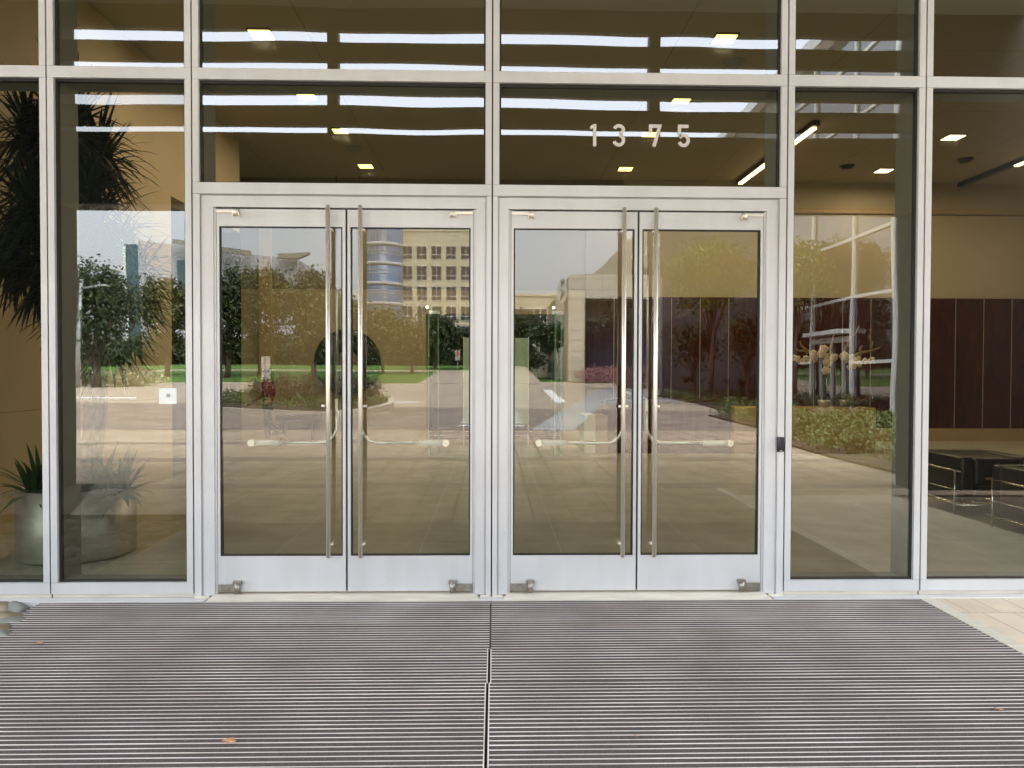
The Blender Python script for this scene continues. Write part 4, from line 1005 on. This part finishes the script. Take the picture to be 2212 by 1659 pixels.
d=125; yf=yd(d); cur=[(1200,640),(1279,590),(1309,567),(1325,550),(1353,520),(1366,511),(1403,494),(1430,484),(1500,470)]
o=thing('curved_roof_hall','big grey hall with a curved roof edge and white lettering','building',(M(1380,600,d).x,yf,0))
pl=[(M(px,py,d).x,M(px,py,d).z) for px,py in cur]; pl=[(pl[0][0],0)]+pl+[(pl[-1][0],0)]
MB().elev(pl,yf-20,yf).build('wall',bgrey,o)
bx('window_strip',bglass,o,M(1364,600,d).x,M(1416,600,d).x,yf+.0,yf+.1,M(1380,640,d).z,M(1380,578,d).z)
def text(body,loc,size,mat,parent,name,rot=(R(90),0,0),shear=0,sx=1):
    cu=bpy.data.curves.new(name,'FONT'); cu.body=body; cu.size=size; cu.extrude=.05; cu.align_x='LEFT'
    ob=bpy.data.objects.new(name,cu); COL.objects.link(ob); dg=bpy.context.evaluated_depsgraph_get(); me=bpy.data.meshes.new_from_object(ob.evaluated_get(dg)); bpy.data.objects.remove(ob)
    o_=bpy.data.objects.new(name,me); me.materials.append(mat); COL.objects.link(o_); o_.parent=parent
    pl_=wloc(parent)
    mt=Matrix.Translation(Vector(loc)-pl_)@Matrix.Rotation(rot[1],4,'Y')@Matrix.Rotation(rot[0],4,'X')@Matrix.Scale(sx,4,Vector((1,0,0)))
    me.transform(mt); return o_
p=M(1366,551,d); text('ECOUM',(p.x,yf+.12,p.z-1.2),1.7,wframe,o,'wall_lettering',(R(90),-R(28),0))
p=M(1396,535,d); text('ELAVN',(p.x,yf+.12,p.z-1.2),1.7,wframe,o,'wall_lettering',(R(90),-R(28),0))
# right wing: opaque panels, then mirror glazing with white bars
XW=14.3; ZW=15.6
w=thing('glazed_wing','tall side wing of the building with white framed mirror glass and grey panels','building',(XW,yd(45),0))
bx('panel_wall',bgrey2,w,XW,XW+12,yd(66),yd(37.5),5.6,ZW); bx('stone_base',P('dark_stone_base',(.035,.036,.042),.6,var=.2,scale=.5),w,XW-.03,XW+12,yd(66),yd(37.5),0,5.598)
bx('glazing',wingglass,w,XW+.08,XW+12,yd(37.5)+.02,yd(27.0),0,ZW)
bx('roof_edge',alu,w,XW-.5,XW+12,yd(66),yd(27.0),ZW,ZW+.5)
bx('end_wall',pierm,w,XW+.05,XW+12,yd(27)+.02,yd(26.5),0,ZW)
for d_ in (27.2,30.45,34.4,37.4):
    bx('wing_mullion',wframe,w,XW-.02,XW+.12,yd(d_)-.09,yd(d_)+.09,0,ZW)
for z in (4.46,6.89,9.3,11.7,14.1):
    bx('wing_transom',wframe,w,XW-.01,XW+.11,yd(37.4)+.09,yd(27.2)-.09,z-.06,z+.06)
bx('wing_transom',wframe,w,XW-.01,XW+.11,yd(30.45)+.09,yd(27.2)-.09,1.96,2.08); bx('wing_transom',wframe,w,XW-.01,XW+.11,yd(37.4)+.09,yd(34.4)-.09,1.96,2.08)
bx('door_canopy',wframe,w,XW-.45,XW+.10,yd(34.4)+.1,yd(30.45)-.1,3.12,3.28)
wd=bx('wing_door',alu2,w,XW-.012,XW+.10,yd(34.4)+.1,yd(30.45)-.1,2.80,3.02)
for d_ in (33.3,32.2,31.1): bx('door_stile',alu2,wd,XW-.015,XW+.10,yd(d_)-.06,yd(d_)+.06,0,2.80)
m=MB().tube([(XW-.1,yd(32.45),.9),(XW-.1,yd(32.45),1.35)],.02,6); m.build('door_pull',steelw,wd)
# planting beds on the right
b1=[(1414,856),(1500,872),(1586,894),(1700,905),(1760,880),(1640,858),(1500,852)]
b2=[G(1530,899),G(1638,925),G(1707,962),G(1936,1022),Vector((7.4,yr(10.4),0)),Vector((14,yr(10.4),0)),Vector((14.2,yr(25),0)),Vector((12,yr(27.),0))]
b1=[(G(*p).x,G(*p).y) for p in b1]; b2=[(p.x,p.y) for p in b2]
for k,(bd,nm) in enumerate(((b1,'planting_bed'),(b2,'planting_bed'))):
    struct(MB().prism(bd,-.01,.045).build(nm,soil))
    m=MB(); random.seed(20+k); xs=[p[0] for p in bd]; ys=[p[1] for p in bd]; cnt=0; 
    tot=150 if k==0 else 520
    while cnt<tot:
        x=random.uniform(min(xs),max(xs)); y=random.uniform(min(ys),max(ys))
        if inpoly(x,y,bd) and (k==0 or inpoly(x-.35,y,bd) or random.random()<.5): cloud(m,(x,y,.16),.30,.30,.10,54,.05 if k else .07,clump=6,hollow=0); cnt+=1
    tag(m.build('groundcover',leafD),None,None,None,'stuff')
# pink grass bed and low dark shrubs
pkp=[(11.7,yr(65)),(12.9,yr(88)),(9.6,yr(92)),(9.6,yr(98.5)),(22,yr(98.5)),(22,yr(67)),(14.2,yr(65))]; m=MB(); random.seed(9)
struct(MB().prism(pkp,-.01,.05).build('grass_bed',soil))
xs=[p[0] for p in pkp]; ys=[p[1] for p in pkp]; cnt=0
while cnt<320:
    x=random.uniform(min(xs),max(xs)); y=random.uniform(min(ys),max(ys))
    if inpoly(x,y,pkp): cloud(m,(x,y,.95),.8,.8,.9,44,.12,clump=8,hollow=0); cnt+=1
tag(m.build('pink_grass',leafF),None,None,None,'stuff')
for k,(a,b,t_,bt,dd,lab) in enumerate(((1490,1570,846,872,38,'low russet shrub in the far right bed'),(1565,1650,842,872,38,'dark low shrub beside the right door edge'),(1700,1780,850,880,30,'dark shrub in front of the wing doors'),(1790,1870,852,880,29,'dark shrub right of the wing doors'))):
    shrub(a,b,t_,bt,dd,leafE if k==0 else leafA,lab,n=900,s=.06,zb=.04,group='low shrubs in the right beds')
for k,(px,py,dd,lab) in enumerate(((1490,835,46,'fan palm left of the slim tree'),(1595,838,42,'fan palm near the right door edge'))):
    b=M(px,py+20,dd); o=thing('fan_palm',lab,'palm',(b.x,b.y,0),group='fan palms along the wing'); m=MB()
    for j in range(9):
        th=random.uniform(0,2*PI); el=random.uniform(.3,1.2); e=b+Vector((math.cos(th)*math.cos(el),math.sin(th)*math.cos(el),math.sin(el)))*1.0; e.z+=.0
        m.tube([(b.x,b.y,0),tuple(e)],.012,4)
        for q in range(12):
            an=-1.2+2.4*q/11; dv=(e-b).normalized(); sd=dv.cross(Vector((0,0,1))).normalized(); dr_=dv*math.cos(an)+sd*math.sin(an)
            blade(m,e,dr_,.6,.06,.3,3)
    m.build('fronds',leafA,o)
# ================================================================== lights, sky, camera
for (x,y,e) in DL+[(5.55,9.8,60),(10.7,9.0,60)]:
    l=bpy.data.lights.new('downlight','AREA'); l.shape='SQUARE'; l.size=.3; l.energy=e*(.21 if x<0 else .16); l.color=(1.,.80,.52)
    ob=bpy.data.objects.new('downlight_lamp',l); COL.objects.link(ob); ob.location=(x,y,CZ-.14)
SE,SR=R(58),R(22)
wd_=bpy.data.worlds.new('World'); sc.world=wd_; wd_.use_nodes=True; nt=wd_.node_tree; bg=nt.nodes['Background']
sky=nt.nodes.new('ShaderNodeTexSky'); sky.sky_type='NISHITA'; sky.sun_disc=False; sky.sun_elevation=SE; sky.sun_rotation=SR
sky.air_density=1.; sky.dust_density=2.5; sky.ozone_density=1.
hs=nt.nodes.new('ShaderNodeHueSaturation'); hs.inputs['Saturation'].default_value=.3
nt.links.new(sky.outputs[0],hs.inputs['Color']); tcw=nt.nodes.new('ShaderNodeTexCoord'); sx_=nt.nodes.new('ShaderNodeSeparateXYZ'); nt.links.new(tcw.outputs['Generated'],sx_.inputs[0])
ml=nt.nodes.new('ShaderNodeMath'); ml.operation='MULTIPLY_ADD'; ml.use_clamp=False; ml.inputs[1].default_value=1.65; ml.inputs[2].default_value=.80; nt.links.new(sx_.outputs['Z'],ml.inputs[0])
mxv=nt.nodes.new('ShaderNodeMath'); mxv.operation='MAXIMUM'; mxv.inputs[1].default_value=.5; nt.links.new(ml.outputs[0],mxv.inputs[0])
vm=nt.nodes.new('ShaderNodeVectorMath'); vm.operation='SCALE'; nt.links.new(hs.outputs[0],vm.inputs[0]); nt.links.new(mxv.outputs[0],vm.inputs['Scale'])
nt.links.new(vm.outputs[0],bg.inputs['Color']); bg.inputs['Strength'].default_value=.15
sl=bpy.data.lights.new('sun','SUN'); sl.energy=1.5; sl.angle=R(35); sl.color=(1,.96,.9)
so=bpy.data.objects.new('sun',sl); COL.objects.link(so)
# sun direction: sky rotation measured from +Y towards +X
sd=Vector((math.sin(SR)*math.cos(SE),math.cos(SR)*math.cos(SE),math.sin(SE)))
so.rotation_euler=sd.to_track_quat('Z','Y').to_euler()
cam=bpy.data.cameras.new('camera'); co=bpy.data.objects.new('camera',cam); COL.objects.link(co); sc.camera=co
cam.sensor_width=36; cam.lens=1878/2500*36; cam.clip_end=3000; cam.clip_start=.05
mt=Matrix(((CR.x,CU.x,-CF.x,CAM.x),(CR.y,CU.y,-CF.y,CAM.y),(CR.z,CU.z,-CF.z,CAM.z),(0,0,0,1))); co.matrix_world=mt
vs_=sc.view_settings; vs_.view_transform='Standard'; vs_.look='None'; vs_.exposure=2.88; vs_.gamma=1
sc.cycles.use_denoising=True; sc.cycles.max_bounces=10; sc.cycles.transparent_max_bounces=16; sc.cycles.glossy_bounces=5; sc.cycles.diffuse_bounces=4
sc.cycles.caustics_reflective=False; sc.cycles.caustics_refractive=False; sc.cycles.sample_clamp_indirect=6
